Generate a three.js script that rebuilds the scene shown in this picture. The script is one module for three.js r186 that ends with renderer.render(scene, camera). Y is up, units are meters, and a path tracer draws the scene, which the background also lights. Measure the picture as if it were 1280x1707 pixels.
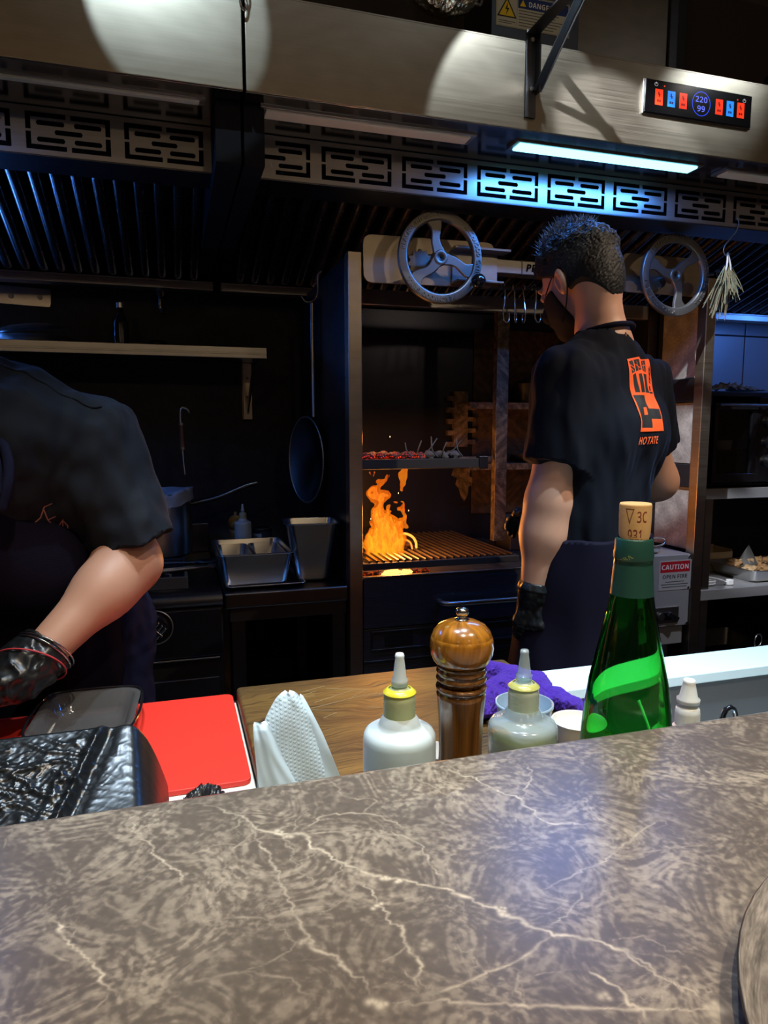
import * as THREE from 'three';
import { RoundedBoxGeometry } from 'three/addons/geometries/RoundedBoxGeometry.js';
import { mergeGeometries, mergeVertices } from 'three/addons/utils/BufferGeometryUtils.js';
import { FontLoader } from 'three/addons/loaders/FontLoader.js';
import { TextGeometry } from 'three/addons/geometries/TextGeometry.js';
import { RectAreaLightUniformsLib } from 'three/addons/lights/RectAreaLightUniformsLib.js';
import { createNoise3D } from 'simplex-noise';

// ---------------------------------------------------------------- camera, light, exposure
const scene = new THREE.Scene();
const renderer = new THREE.WebGLRenderer({ antialias: true });
renderer.toneMapping = THREE.LinearToneMapping;
renderer.toneMappingExposure = 1.0;
renderer.shadowMap.enabled = true;
RectAreaLightUniformsLib.init();
const EYE = 1.30, FOCAL = 1150, YAW = 17 * Math.PI / 180, PITCH = 6.87 * Math.PI / 180;
const camera = new THREE.PerspectiveCamera(2 * Math.atan(853.5 / FOCAL) * 180 / Math.PI, 1280 / 1707, 0.05, 30);
camera.position.set(0, EYE, 0);
const forward = new THREE.Vector3(Math.sin(YAW) * Math.cos(PITCH), -Math.sin(PITCH), -Math.cos(YAW) * Math.cos(PITCH));
camera.lookAt(camera.position.clone().add(forward));
scene.background = new THREE.Color(0x000000);

const SPOTS = [   // ceiling / track lamps over the bar: name, label, position, aim, colour, intensity, half angle (deg), penumbra
  ['track_spotlight', 'track spotlight above the left extraction hood', [-0.10, 2.62, -0.88], [0.035, 2.17, -1.55], 0xd0ecff, 1.35, 12, 0.03],
  ['track_spotlight', 'track spotlight above the middle of the extraction hood', [0.80, 2.62, -0.88], [0.82, 1.98, -1.55], 0xe2f2ff, 1.4, 15.5, 0.05],
  ['track_spotlight', 'track spotlight near the right end of the track', [1.90, 2.62, -0.88], [1.37, 2.10, -1.55], 0xe6f4ff, 1.2, 10, 0.9],
  ['track_spotlight', 'track spotlight turned towards the standing cook', [1.95, 2.62, -0.70], [1.04, 1.36, -1.50], 0xffe9cf, 8.5, 15, 0.25],
  ['track_spotlight', 'track spotlight turned to the inner side wall of the grill', [0.35, 2.62, -0.88], [1.74, 1.40, -2.07], 0xf0f6ff, 26, 9, 0.2],
  ['ceiling_downlight', 'ceiling downlight aimed under the hood at the storage rack', [2.02, 2.95, -0.93], [2.02, 0.80, -2.12], 0xf2f4ff, 8, 17, 0.5],
  ['ceiling_downlight', 'ceiling downlight over the red board', [-0.05, 2.95, -0.75], [-0.05, 0.85, -0.95], 0xd2eaff, 11.5, 21, 0.5],
  ['ceiling_downlight', 'ceiling downlight over the wood board', [0.50, 2.95, -0.75], [0.45, 0.85, -0.85], 0xe0f3ff, 10, 22, 0.5],
  ['ceiling_downlight', 'ceiling downlight over the right end of the worktop', [1.25, 2.95, -0.7], [1.05, 0.85, -1.05], 0xbfe8ff, 26, 17, 0.5],
  ['ceiling_downlight', 'warm downlight over the guest side of the counter', [0.1, 2.95, 0.15], [0.15, 1.02, -0.35], 0xffecd4, 8.5, 30, 0.6],
  ['ceiling_downlight', 'warm downlight over the guest side further right', [0.95, 2.95, 0.15], [0.7, 1.02, -0.4], 0xfff0da, 8, 30, 0.6],
];
const PENDANTS = [[-1.1, 2.35, 1.15], [0.5, 2.35, 1.25], [2.1, 2.35, 1.15]];   // warm lamps over the guest tables behind the camera
const TUBE = 27, BLUE = [0.05, 0.25, 1.0];                                      // hood tubes: power and colour

// ---------------------------------------------------------------- helpers
let seed = 20240607;
const rnd = () => { seed = (seed * 1664525 + 1013904223) >>> 0; return seed / 4294967296; };
const rr = (a, b) => a + (b - a) * rnd();
const noise = createNoise3D(() => rnd());
const V = (x, y, z) => new THREE.Vector3(x, y, z);
const rightV = V(Math.cos(YAW), 0, Math.sin(YAW)), upV = rightV.clone().cross(forward);
const rayOf = (px, py) => forward.clone().addScaledVector(rightV, (px - 640) / FOCAL).addScaledVector(upV, -(py - 853.5) / FOCAL);
const atZ = (px, py, z) => { const d = rayOf(px, py); return d.multiplyScalar(z / d.z).add(camera.position); };         // a measured point on a plane of the room
const atY = (px, py, y) => { const d = rayOf(px, py); return d.multiplyScalar((y - EYE) / d.y).add(camera.position); };
const atX = (px, py, x) => { const d = rayOf(px, py); return d.multiplyScalar(x / d.x).add(camera.position); };

const taken = {}, baseOf = new WeakMap();
function numbered(name) { const n = taken[name] = (taken[name] ?? -1) + 1; return n ? name + '_' + String(n).padStart(3, '0') : name; }
function thing(name, label, category, pos = [0, 0, 0], group) {
  const o = new THREE.Group(); o.name = numbered(name); o.position.set(...pos);
  o.userData = { label, category }; if (group) o.userData.group = group;
  baseOf.set(o, V(...pos)); scene.add(o); return o;
}
function shell(name, geo, mat, parent) {              // the room itself
  const m = new THREE.Mesh(geo, mat); m.name = name; baseOf.set(m, V(0, 0, 0));
  m.userData.kind = 'structure'; (parent ?? scene).add(m); return m;
}
function part(parent, name, geo, mat, label) {        // geometry given in room coordinates
  if (Array.isArray(geo)) geo = join(geo);
  const b = baseOf.get(parent); geo.translate(-b.x, -b.y, -b.z);
  const m = new THREE.Mesh(geo, mat); m.name = name; baseOf.set(m, b); if (label) m.userData.label = label;
  parent.add(m); return m;
}
function local(parent, name, geo, mat, label) {       // geometry given around the thing's own base
  if (Array.isArray(geo)) geo = join(geo);
  const m = new THREE.Mesh(geo, mat); m.name = name; baseOf.set(m, V(0, 0, 0)); if (label) m.userData.label = label;
  parent.add(m); return m;
}
function solo(name, label, category, geo, mat, pos, group) {   // a thing that is one mesh
  const m = new THREE.Mesh(Array.isArray(geo) ? join(geo) : geo, mat); m.name = numbered(name); m.position.set(...pos);
  m.userData = { label, category }; if (group) m.userData.group = group; scene.add(m); return m;
}
function copyOf(o, pos, turn, label) {
  const c = o.clone(); c.name = numbered(o.name.replace(/_\d+$/, '')); c.position.set(...pos); if (turn !== undefined) c.rotation.y = turn;
  c.userData = { ...o.userData }; if (label) c.userData.label = label; scene.add(c); return c;
}
function join(list) {
  const g = list.map((x) => { const y = x.index ? x.toNonIndexed() : x; for (const k of Object.keys(y.attributes)) if (!['position', 'normal', 'uv'].includes(k)) y.deleteAttribute(k); return y; });
  for (const y of g) if (!y.attributes.uv) uvBox(y);
  return mergeGeometries(g);
}
function uvBox(geo, s = 1) {                          // uv in metres from the dominant axis
  const g = geo.index ? geo.toNonIndexed() : geo, p = g.attributes.position, n = p.count, uv = new Float32Array(n * 2);
  const a = V(), b = V(), c = V();
  for (let i = 0; i < n; i += 3) {
    a.fromBufferAttribute(p, i); b.fromBufferAttribute(p, i + 1); c.fromBufferAttribute(p, i + 2);
    b.sub(a); c.sub(a); b.cross(c); const x = Math.abs(b.x), y = Math.abs(b.y), z = Math.abs(b.z);
    for (let k = 0; k < 3; k++) {
      const X = p.getX(i + k), Y = p.getY(i + k), Z = p.getZ(i + k);
      const [u, v] = x > y && x > z ? [Z, Y] : y > z ? [X, Z] : [X, Y];
      uv[(i + k) * 2] = u * s; uv[(i + k) * 2 + 1] = v * s;
    }
  }
  g.setAttribute('uv', new THREE.BufferAttribute(uv, 2)); return g;
}
const box = (x0, y0, z0, x1, y1, z1, r = 0.002) => {  // corner to corner, edges rounded
  const w = Math.abs(x1 - x0), h = Math.abs(y1 - y0), d = Math.abs(z1 - z0), q = Math.min(r, w / 2.01, h / 2.01, d / 2.01);
  const g = q > 0 ? new RoundedBoxGeometry(w, h, d, 1, q) : new THREE.BoxGeometry(w, h, d);
  return uvBox(g.translate((x0 + x1) / 2, (y0 + y1) / 2, (z0 + z1) / 2));
};
const lathe = (pts, seg = 48, x = 0, y = 0, z = 0) => new THREE.LatheGeometry(pts.map(([r, h]) => new THREE.Vector2(Math.max(r, 1e-5), h)), seg).translate(x, y, z);
const cyl = (r0, r1, h, x, y, z, seg = 24) => new THREE.CylinderGeometry(r1, r0, h, seg).translate(x, y + h / 2, z);
const ball = (r, x, y, z, seg = 20) => new THREE.SphereGeometry(r, seg, Math.ceil(seg * 0.7)).translate(x, y, z);
function tube(pts, r, seg, radial = 8, closed = false) {
  const v = pts.map((p) => (p.isVector3 ? p : V(...p)));
  const curve = new THREE.CatmullRomCurve3(v, closed, 'centripetal');
  const g = new THREE.TubeGeometry(curve, seg ?? Math.max(6, v.length * 5), r, radial, closed);
  if (closed) return g;
  const caps = [v[0], v[v.length - 1]].map((p) => new THREE.SphereGeometry(r, radial, 4).translate(p.x, p.y, p.z));
  return join([g, ...caps]);
}
function rod(a, b, r0, r1 = r0, seg = 12) {           // straight bar between two points
  a = V(...a); b = V(...b); const d = b.clone().sub(a), g = new THREE.CylinderGeometry(r1, r0, d.length(), seg);
  g.applyQuaternion(new THREE.Quaternion().setFromUnitVectors(V(0, 1, 0), d.clone().normalize()));
  const m = a.add(b).multiplyScalar(0.5); return g.translate(m.x, m.y, m.z);
}
function beam(a, b, w, t, up = [0, 1, 0]) {           // flat bar between two points: width w along the side direction, thickness t
  a = V(...a); b = V(...b); const d = b.clone().sub(a), L = d.length(), z = d.normalize(), x = V(...up).cross(z).normalize(), y = z.clone().cross(x);
  const g = uvBox(new RoundedBoxGeometry(w, t, L, 1, Math.min(w, t) * 0.15));
  return g.applyMatrix4(new THREE.Matrix4().makeBasis(x, y, z)).translate((a.x + b.x) / 2, (a.y + b.y) / 2, (a.z + b.z) / 2);
}
const roundRect = (w, h, r, S = THREE.Shape) => {
  const s = new S(), x = w / 2, y = h / 2;
  s.moveTo(-x + r, -y); s.lineTo(x - r, -y); s.quadraticCurveTo(x, -y, x, -y + r); s.lineTo(x, y - r); s.quadraticCurveTo(x, y, x - r, y);
  s.lineTo(-x + r, y); s.quadraticCurveTo(-x, y, -x, y - r); s.lineTo(-x, -y + r); s.quadraticCurveTo(-x, -y, -x + r, -y); return s;
};
const poly = (pts, S = THREE.Shape) => { const s = new S(); pts.forEach(([x, y], i) => (i ? s.lineTo(x, y) : s.moveTo(x, y))); s.closePath(); return s; };
const extrude = (shape, depth, bevel = 0, seg = 8) => new THREE.ExtrudeGeometry(shape, { depth, bevelEnabled: bevel > 0, bevelThickness: bevel, bevelSize: bevel, bevelOffset: -bevel, bevelSegments: 2, curveSegments: seg });
function pan(w, d, h, taper, r, wall, rim, x, y, z) { // open gastronorm pan (walls, bottom and turned-out rim), base centre at x, y, z
  const ring = (W, D, R) => { const pts = [], R2 = Math.min(R, W / 2 - 0.001, D / 2 - 0.001); for (const [sx, sz, a0] of [[1, 1, 0], [-1, 1, 1], [-1, -1, 2], [1, -1, 3]]) for (let k = 0; k <= 5; k++) { const a = (a0 + k / 5) * Math.PI / 2; pts.push([sx * (W / 2 - R2) + R2 * Math.cos(a), sz * (D / 2 - R2) + R2 * Math.sin(a)]); } return pts; };
  const L = []; const add = (W, D, R, Y) => L.push(ring(W, D, R).map(([a, b]) => V(a, Y, b)));
  add(0.002, 0.002, 0.0005, 0); add((w - taper * 2 - r) , (d - taper * 2 - r), r, 0); add(w - taper * 2, d - taper * 2, r, r * 0.5); add(w, d, r, h - 0.004);
  add(w + rim * 2, d + rim * 2, r + rim, h - 0.003); add(w + rim * 2, d + rim * 2, r + rim, h); add(w - wall, d - wall, r, h);
  add(w - taper * 2 - wall * 2, d - taper * 2 - wall * 2, r, r * 0.6); add(w - taper * 2 - r, d - taper * 2 - r, r, wall); add(0.002, 0.002, 0.0005, wall);
  return rings(L).translate(x, y, z);
}
function rings(L, closed = true) {                    // skin a stack of equal rings
  const n = L[0].length, pos = [], uv = [], idx = []; let acc = 0;
  L.forEach((ring, j) => { if (j) acc += ring[0].distanceTo(L[j - 1][0]); let u = 0; ring.forEach((p, i) => { if (i) u += p.distanceTo(ring[i - 1]); pos.push(p.x, p.y, p.z); uv.push(u, acc); }); });
  for (let j = 0; j + 1 < L.length; j++) for (let i = 0; i < (closed ? n : n - 1); i++) { const a = j * n + i, b = j * n + (i + 1) % n, c = a + n, d = b + n; idx.push(a, c, b, b, c, d); }
  const g = new THREE.BufferGeometry(); g.setAttribute('position', new THREE.Float32BufferAttribute(pos, 3)); g.setAttribute('uv', new THREE.Float32BufferAttribute(uv, 2)); g.setIndex(idx); g.computeVertexNormals(); return g;
}
function sheet(nu, nv, fn, closedU = false) {         // surface from a function of (0..1, 0..1)
  const pos = [], uv = [], idx = [];
  for (let j = 0; j <= nv; j++) for (let i = 0; i <= nu; i++) { const p = fn(i / nu, j / nv); pos.push(p[0], p[1], p[2]); uv.push(i / nu, j / nv); }
  for (let j = 0; j < nv; j++) for (let i = 0; i < nu; i++) { const a = j * (nu + 1) + i, b = a + 1, c = a + nu + 1, d = c + 1; idx.push(a, b, c, b, d, c); }
  const g = new THREE.BufferGeometry(); g.setAttribute('position', new THREE.Float32BufferAttribute(pos, 3)); g.setAttribute('uv', new THREE.Float32BufferAttribute(uv, 2)); g.setIndex(idx); g.computeVertexNormals(); return g;
}
function turnTo(o, yaw) { o.rotation.y = yaw; return o; }

// signed distance bodies: tapered capsules joined by a smooth minimum, meshed with surface nets
const smin = (a, b, k) => { const h = Math.max(k - Math.abs(a - b), 0) / k; return Math.min(a, b) - h * h * k * 0.25; };
const cap = (x, y, z, a, b, ra, rb) => {
  const bx = b[0] - a[0], by = b[1] - a[1], bz = b[2] - a[2], px = x - a[0], py = y - a[1], pz = z - a[2];
  const t = Math.min(1, Math.max(0, (px * bx + py * by + pz * bz) / (bx * bx + by * by + bz * bz + 1e-9)));
  return Math.hypot(px - t * bx, py - t * by, pz - t * bz) - (ra + (rb - ra) * t);
};
function bones(list, k) { return (x, y, z) => { let d = 1e3; for (const [a, b, ra, rb] of list) d = smin(d, cap(x, y, z, a, b, ra, rb), k); return d; }; }
const ell = (x, y, z, c, r, ax) => {                  // ellipsoid with its own axes (ax: array of three unit vectors)
  const p = [x - c[0], y - c[1], z - c[2]]; let s = 0, s2 = 0;
  for (let i = 0; i < 3; i++) { const q = ax ? p[0] * ax[i][0] + p[1] * ax[i][1] + p[2] * ax[i][2] : p[i]; s += (q / r[i]) ** 2; s2 += (q / (r[i] * r[i])) ** 2; }
  const k0 = Math.sqrt(s), k1 = Math.sqrt(s2) + 1e-9; return k0 * (k0 - 1) / k1;
};
function surf(f, lo, hi, h) {
  const n = [0, 1, 2].map((i) => Math.ceil((hi[i] - lo[i]) / h) + 1), [nx, ny, nz] = n, val = new Float32Array(nx * ny * nz);
  for (let k = 0, q = 0; k < nz; k++) for (let j = 0; j < ny; j++) for (let i = 0; i < nx; i++, q++) val[q] = f(lo[0] + i * h, lo[1] + j * h, lo[2] + k * h);
  const cell = new Int32Array(nx * ny * nz).fill(-1), pos = [], idx = [], sx = 1, sy = nx, sz = nx * ny;
  const edges = [[0, sx], [sy, sy + sx], [sz, sz + sx], [sy + sz, sx + sy + sz], [0, sy], [sx, sx + sy], [sz, sz + sy], [sx + sz, sx + sy + sz], [0, sz], [sx, sx + sz], [sy, sy + sz], [sx + sy, sx + sy + sz]];
  const co = {}; for (const a of [0, 1]) for (const b of [0, 1]) for (const c of [0, 1]) co[a * sx + b * sy + c * sz] = [a, b, c];
  for (let k = 0; k < nz - 1; k++) for (let j = 0; j < ny - 1; j++) for (let i = 0; i < nx - 1; i++) {
    const q = i + j * sy + k * sz; let m = 0, X = 0, Y = 0, Z = 0;
    for (const [a, b] of edges) { const va = val[q + a], vb = val[q + b]; if ((va < 0) !== (vb < 0)) { const t = va / (va - vb), A = co[a], B = co[b]; X += A[0] + (B[0] - A[0]) * t; Y += A[1] + (B[1] - A[1]) * t; Z += A[2] + (B[2] - A[2]) * t; m++; } }
    if (m) { cell[q] = pos.length / 3; pos.push(lo[0] + (i + X / m) * h, lo[1] + (j + Y / m) * h, lo[2] + (k + Z / m) * h); }
  }
  const quad = (a, b, c, d, flip) => { if (a < 0 || b < 0 || c < 0 || d < 0) return; if (flip) idx.push(a, c, b, a, d, c); else idx.push(a, b, c, a, c, d); };
  for (let k = 1; k < nz - 1; k++) for (let j = 1; j < ny - 1; j++) for (let i = 1; i < nx - 1; i++) {
    const q = i + j * sy + k * sz, s = val[q] < 0;
    if (s !== (val[q + sx] < 0)) quad(cell[q - sy - sz], cell[q - sz], cell[q], cell[q - sy], !s);
    if (s !== (val[q + sy] < 0)) quad(cell[q - sx - sz], cell[q - sx], cell[q], cell[q - sz], !s);
    if (s !== (val[q + sz] < 0)) quad(cell[q - sx - sy], cell[q - sy], cell[q], cell[q - sx], !s);
  }
  const g = new THREE.BufferGeometry(), P = new Float32Array(pos), N = new Float32Array(pos.length), e = h * 0.5, UV = new Float32Array(pos.length / 3 * 2);
  for (let i = 0; i < P.length; i += 3) {
    const [x, y, z] = [P[i], P[i + 1], P[i + 2]], gx = f(x + e, y, z) - f(x - e, y, z), gy = f(x, y + e, z) - f(x, y - e, z), gz = f(x, y, z + e) - f(x, y, z - e), l = Math.hypot(gx, gy, gz) || 1;
    N[i] = gx / l; N[i + 1] = gy / l; N[i + 2] = gz / l; UV[i / 3 * 2] = x + z; UV[i / 3 * 2 + 1] = y;
  }
  g.setAttribute('position', new THREE.BufferAttribute(P, 3)); g.setAttribute('normal', new THREE.BufferAttribute(N, 3)); g.setAttribute('uv', new THREE.BufferAttribute(UV, 2)); g.setIndex(idx); return g;
}
const fbm = (x, y, z, o = 4) => { let s = 0, a = 0.5; for (let i = 0; i < o; i++) { s += a * noise(x, y, z); x *= 2.03; y *= 2.03; z *= 2.03; a *= 0.5; } return s; };

// ---------------------------------------------------------------- materials
function dataTex(w, h, fn, srgb, rx = 1, ry = 1) {
  const d = new Uint8Array(w * h * 4);
  for (let y = 0; y < h; y++) for (let x = 0; x < w; x++) { const c = fn(x / w, y / h, x, y), i = (y * w + x) * 4; d[i] = Math.max(0, Math.min(255, c[0])); d[i + 1] = Math.max(0, Math.min(255, c[1])); d[i + 2] = Math.max(0, Math.min(255, c[2])); d[i + 3] = 255; }
  const t = new THREE.DataTexture(d, w, h); t.wrapS = t.wrapT = THREE.RepeatWrapping; t.magFilter = THREE.LinearFilter; t.minFilter = THREE.LinearMipmapLinearFilter; t.generateMipmaps = true;
  if (srgb) t.colorSpace = THREE.SRGBColorSpace; t.repeat.set(rx, ry); t.needsUpdate = true; return t;
}
function canvasTex(w, h, draw) {
  const c = document.createElement('canvas'); c.width = w; c.height = h; draw(c.getContext('2d'), w, h);
  const t = new THREE.CanvasTexture(c); t.colorSpace = THREE.SRGBColorSpace; t.magFilter = THREE.LinearFilter; return t;
}
const lin = (r, g, b) => new THREE.Color().setRGB(r, g, b);
const std = (o) => new THREE.MeshPhysicalMaterial(o);
const loop = (u, v, fu, fv, s = 0) => { const a = u * 6.2831853, b = v * 6.2831853; return noise(Math.cos(a) * fu + s, Math.sin(a) * fu + Math.cos(b) * fv, Math.sin(b) * fv + s); };   // tiles in both directions

// brushed stainless steel: fine lines along u
const brushRows = Array.from({ length: 512 }, () => rnd());
const brushTex = dataTex(256, 512, (u, v, x, y) => { const q = 0.55 * brushRows[y] + 0.25 * brushRows[(y * 7 + (x >> 5)) % 512] + 0.2 * (0.5 + 0.5 * loop(u, v, 0.8, 2.5)); return [150 + 90 * q, 165 + 70 * q, 255]; }, false, 1.6, 2.2);
const brushCol = dataTex(256, 512, (u, v, x, y) => { const q = 0.4 * brushRows[y] + 0.6 * (0.5 + 0.5 * loop(u, v, 1.2, 2, 5)); const g = 222 + 22 * q; return [g, g, g]; }, true, 1.6, 2.2);
const steel = (r, g, b, rough, extra = {}) => std({ color: lin(r, g, b), metalness: 1, roughness: rough, roughnessMap: brushTex, map: brushCol, anisotropy: 0.55, ...extra });
const M = {};
M.hood = steel(0.44, 0.385, 0.30, 0.46);
M.hoodUnder = std({ color: lin(0.46, 0.44, 0.43), metalness: 1, roughness: 0.16 });
M.vent = steel(0.46, 0.43, 0.40, 0.48);
M.boxSteel = std({ color: lin(0.44, 0.44, 0.44), metalness: 0.4, roughness: 0.42, roughnessMap: brushTex });
M.steel = steel(0.58, 0.56, 0.53, 0.45);
M.steelWarm = steel(0.60, 0.52, 0.42, 0.45);
M.darkSteel = steel(0.16, 0.165, 0.18, 0.45);
M.panSteel = std({ color: lin(0.62, 0.62, 0.60), metalness: 1, roughness: 0.28 });
M.chrome = std({ color: lin(0.75, 0.75, 0.76), metalness: 1, roughness: 0.12 });
M.castIron = std({ color: lin(0.30, 0.28, 0.25), metalness: 0.9, roughness: 0.42 });
M.black = std({ color: lin(0.012, 0.012, 0.014), roughness: 0.35 });
M.blackMatte = std({ specularIntensity: 0.3, color: lin(0.010, 0.010, 0.012), roughness: 0.8 });
M.soot = std({ color: lin(0.028, 0.024, 0.022), roughness: 0.7, metalness: 0.2 });
M.blackGloss = std({ color: lin(0.008, 0.008, 0.010), roughness: 0.12, clearcoat: 0.6, clearcoatRoughness: 0.1 });
M.baffle = steel(0.40, 0.40, 0.42, 0.32, { anisotropy: 0 });
const wallTex = dataTex(256, 256, (u, v) => { const q = 20 + 9 * loop(u, v, 2, 2) + 7 * loop(u, v, 6, 6, 3) + rr(-4, 4); return [q * 0.72, q * 0.82, q * 1.12]; }, true, 1.3, 1.3);
M.wall = std({ map: wallTex, roughness: 0.65 });
M.wallBrown = std({ color: lin(0.085, 0.066, 0.055), roughness: 0.85 });
M.ceiling = std({ color: lin(0.36, 0.31, 0.25), roughness: 0.9 });
M.floor = std({ color: lin(0.05, 0.048, 0.047), roughness: 0.6 });
M.room = std({ color: lin(0.22, 0.17, 0.12), roughness: 0.9 });
M.panelGrey = std({ color: lin(0.34, 0.35, 0.37), roughness: 0.4, metalness: 0.3 });
M.white = std({ color: lin(0.80, 0.80, 0.78), roughness: 0.4 });
M.ledge = std({ color: lin(0.60, 0.74, 0.80), roughness: 0.35 });
M.red = std({ color: lin(0.74, 0.036, 0.022), roughness: 0.45, bumpMap: dataTex(256, 256, () => { const q = rr(100, 155); return [q, q, q]; }, false, 3, 3), bumpScale: 0.00006 });
M.skin = std({ color: lin(0.50, 0.26, 0.17), roughness: 0.5, sheen: 0.2 });
const clothBump = dataTex(128, 128, (u, v, x, y) => { const q = 128 + 70 * Math.sin(x * Math.PI / 2) * Math.sin(y * Math.PI / 2) + rr(-20, 20); return [q, q, q]; }, false, 14, 14);
M.shirt = std({ specularIntensity: 0.2, color: lin(0.006, 0.007, 0.012), roughness: 0.85, sheen: 0.25, sheenColor: lin(0.12, 0.18, 0.40), sheenRoughness: 0.5, bumpMap: clothBump, bumpScale: 0.0004 });
M.shirtB = std({ specularIntensity: 0.4, color: lin(0.010, 0.0125, 0.018), roughness: 0.85, sheen: 0.3, sheenColor: lin(0.16, 0.24, 0.36), sheenRoughness: 0.5, bumpMap: clothBump, bumpScale: 0.0004 });
M.apron = std({ specularIntensity: 0.2, color: lin(0.006, 0.005, 0.014), roughness: 0.85, bumpMap: clothBump, bumpScale: 0.0004 });
M.trousers = std({ specularIntensity: 0.4, color: lin(0.010, 0.012, 0.040), roughness: 0.85, bumpMap: clothBump, bumpScale: 0.0004 });
M.glove = std({ color: lin(0.010, 0.012, 0.014), roughness: 0.32 });
M.hair = std({ color: lin(0.030, 0.034, 0.050), roughness: 0.36 });
M.hairShort = std({ color: lin(0.012, 0.011, 0.0105), roughness: 0.6, specularIntensity: 0.4 });
M.glassClear = std({ color: lin(0.9, 0.95, 0.95), transmission: 1, roughness: 0.05, thickness: 0, ior: 1.45 });
M.oil = std({ color: lin(0.75, 0.62, 0.10), transmission: 0.55, roughness: 0.5, thickness: 0 });
M.ldpe = std({ color: lin(0.70, 0.80, 0.80), roughness: 0.38, transmission: 0.35, thickness: 0 });
M.ldpeCap = std({ color: lin(0.62, 0.66, 0.42), roughness: 0.35, transmission: 0.4, thickness: 0 });
M.brown = std({ color: lin(0.10, 0.04, 0.02), roughness: 0.4 });
M.food = std({ color: lin(0.30, 0.16, 0.06), roughness: 0.6 });
M.meat = std({ color: lin(0.05, 0.022, 0.015), roughness: 0.5 });

// ---------------------------------------------------------------- the room
shell('floor', box(-2.8, -0.12, -2.9, 3.8, 0, 3.0, 0), M.floor);
shell('ceiling', box(-2.8, 3.2, -2.9, 3.8, 3.32, 3.0, 0), M.ceiling);
const wallBack = shell('wall_back', box(-2.8, 0, -2.88, 3.8, 2.16, -2.72, 0), M.wall);
shell('wall_back_upper', box(-2.8, 2.16, -2.88, 3.8, 3.2, -2.72, 0), M.wallBrown);
shell('wall_left', box(-2.92, 0, -2.88, -2.8, 3.2, 3.0, 0), M.room);
shell('wall_right', box(3.8, 0, -2.88, 3.92, 3.2, 3.0, 0), M.room);
shell('wall_front', box(-2.8, 0, 2.88, 3.8, 3.2, 3.0, 0), M.room);
for (const [x0, x1, y0, y1] of [[2.10, 2.62, 1.74, 2.12], [2.10, 2.62, 1.12, 1.734], [2.626, 3.2, 1.74, 2.12], [2.626, 3.2, 1.12, 1.734]]) {   // grey splash panels behind the rack
  const p = new THREE.Mesh(box(x0, y0, -2.72, x1, y1, -2.708, 0.002), M.panelGrey); p.name = 'splash_panel'; wallBack.add(p);
}

// lamps of the guest side and the track
for (const [name, label, at, aim, col, power, angle, pen] of SPOTS) {
  const t = thing(name, label, 'lamp', at), dir = V(...aim).sub(V(...at)).normalize(), q = new THREE.Quaternion().setFromUnitVectors(V(0, -1, 0), dir);
  const down = name === 'ceiling_downlight', put = (g) => g.applyQuaternion(q);
  local(t, 'housing', put(lathe([[0.036, 0.012], [0.042, 0.014], [0.045, 0.03], [0.045, 0.15], [0.03, 0.165], [0.0001, 0.165]], 28)), M.blackMatte);
  local(t, 'bulb', put(cyl(0.030, 0.030, 0.012, 0, 0.004, 0, 20)), std({ color: 0x222222, emissive: col, emissiveIntensity: 4 }));
  local(t, 'stem', [rod([0, 0.1, 0], [0, (down ? 3.2 : 3.2) - at[1], 0], 0.008)], M.blackMatte);
  const l = new THREE.SpotLight(col, power, 0, angle * Math.PI / 180, pen, 2); l.position.copy(dir).multiplyScalar(0.0); l.shadow.radius = down ? 1.5 : 0.5; l.name = 'spot';
  l.target.position.copy(dir); t.add(l, l.target); l.position.set(0, 0.006, 0); l.target.position.y += 0.006;
}

for (const at of PENDANTS) {
  const t = thing('pendant_lamp', at[0] < 0 ? 'warm pendant lamp over the left guest table' : at[0] < 1 ? 'warm pendant lamp over the middle guest table' : 'warm pendant lamp over the right guest table', 'lamp', at);
  local(t, 'globe', ball(0.07, 0, 0, 0, 28), std({ color: 0x886644, emissive: lin(1, 0.72, 0.42), emissiveIntensity: 1.5 })); local(t, 'cord', rod([0, 0.071, 0], [0, 3.2 - at[1], 0], 0.004), M.black);
  const l = new THREE.PointLight(lin(1, 0.74, 0.46), 0.5); l.shadow.radius = 3; l.name = 'lamp_light'; t.add(l);
}
for (const [label, at, aim, power] of [['blue tube lamp on the back wall at far left', [-0.98, 1.70, -2.68], [-0.90, 1.70, -1.0], 50], ['blue tube lamp hung under the hood at far right', [2.85, 1.84, -2.10], [2.45, 1.60, -2.72], 36]]) {
  const t = thing('wall_lamp', label, 'lamp', at), q = new THREE.Quaternion().setFromUnitVectors(V(0, 0, 1), V(...aim).sub(V(...at)).normalize()), put = (g) => g.applyQuaternion(q);
  local(t, 'backplate', put(box(-0.30, -0.035, -0.016, 0.30, 0.035, 0.004, 0.004)), M.black); local(t, 'tube', put(rod([-0.27, 0, 0.022], [0.27, 0, 0.022], 0.014)), std({ color: 0x334466, emissive: lin(0.1, 0.35, 1), emissiveIntensity: 2 }));
  if (at[0] > 0) local(t, 'bracket', rod([0, 0.02, 0], [0, 0.17, 0.02], 0.006), M.black);
  const l = new THREE.RectAreaLight(lin(0.07, 0.25, 1.0), power, 0.54, 0.04), h = V(0, 0, 0.042).applyQuaternion(q); l.position.copy(h); l.quaternion.copy(q).multiply(new THREE.Quaternion().setFromAxisAngle(V(0, 1, 0), Math.PI)); l.name = 'tube_light'; t.add(l);
}
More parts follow.
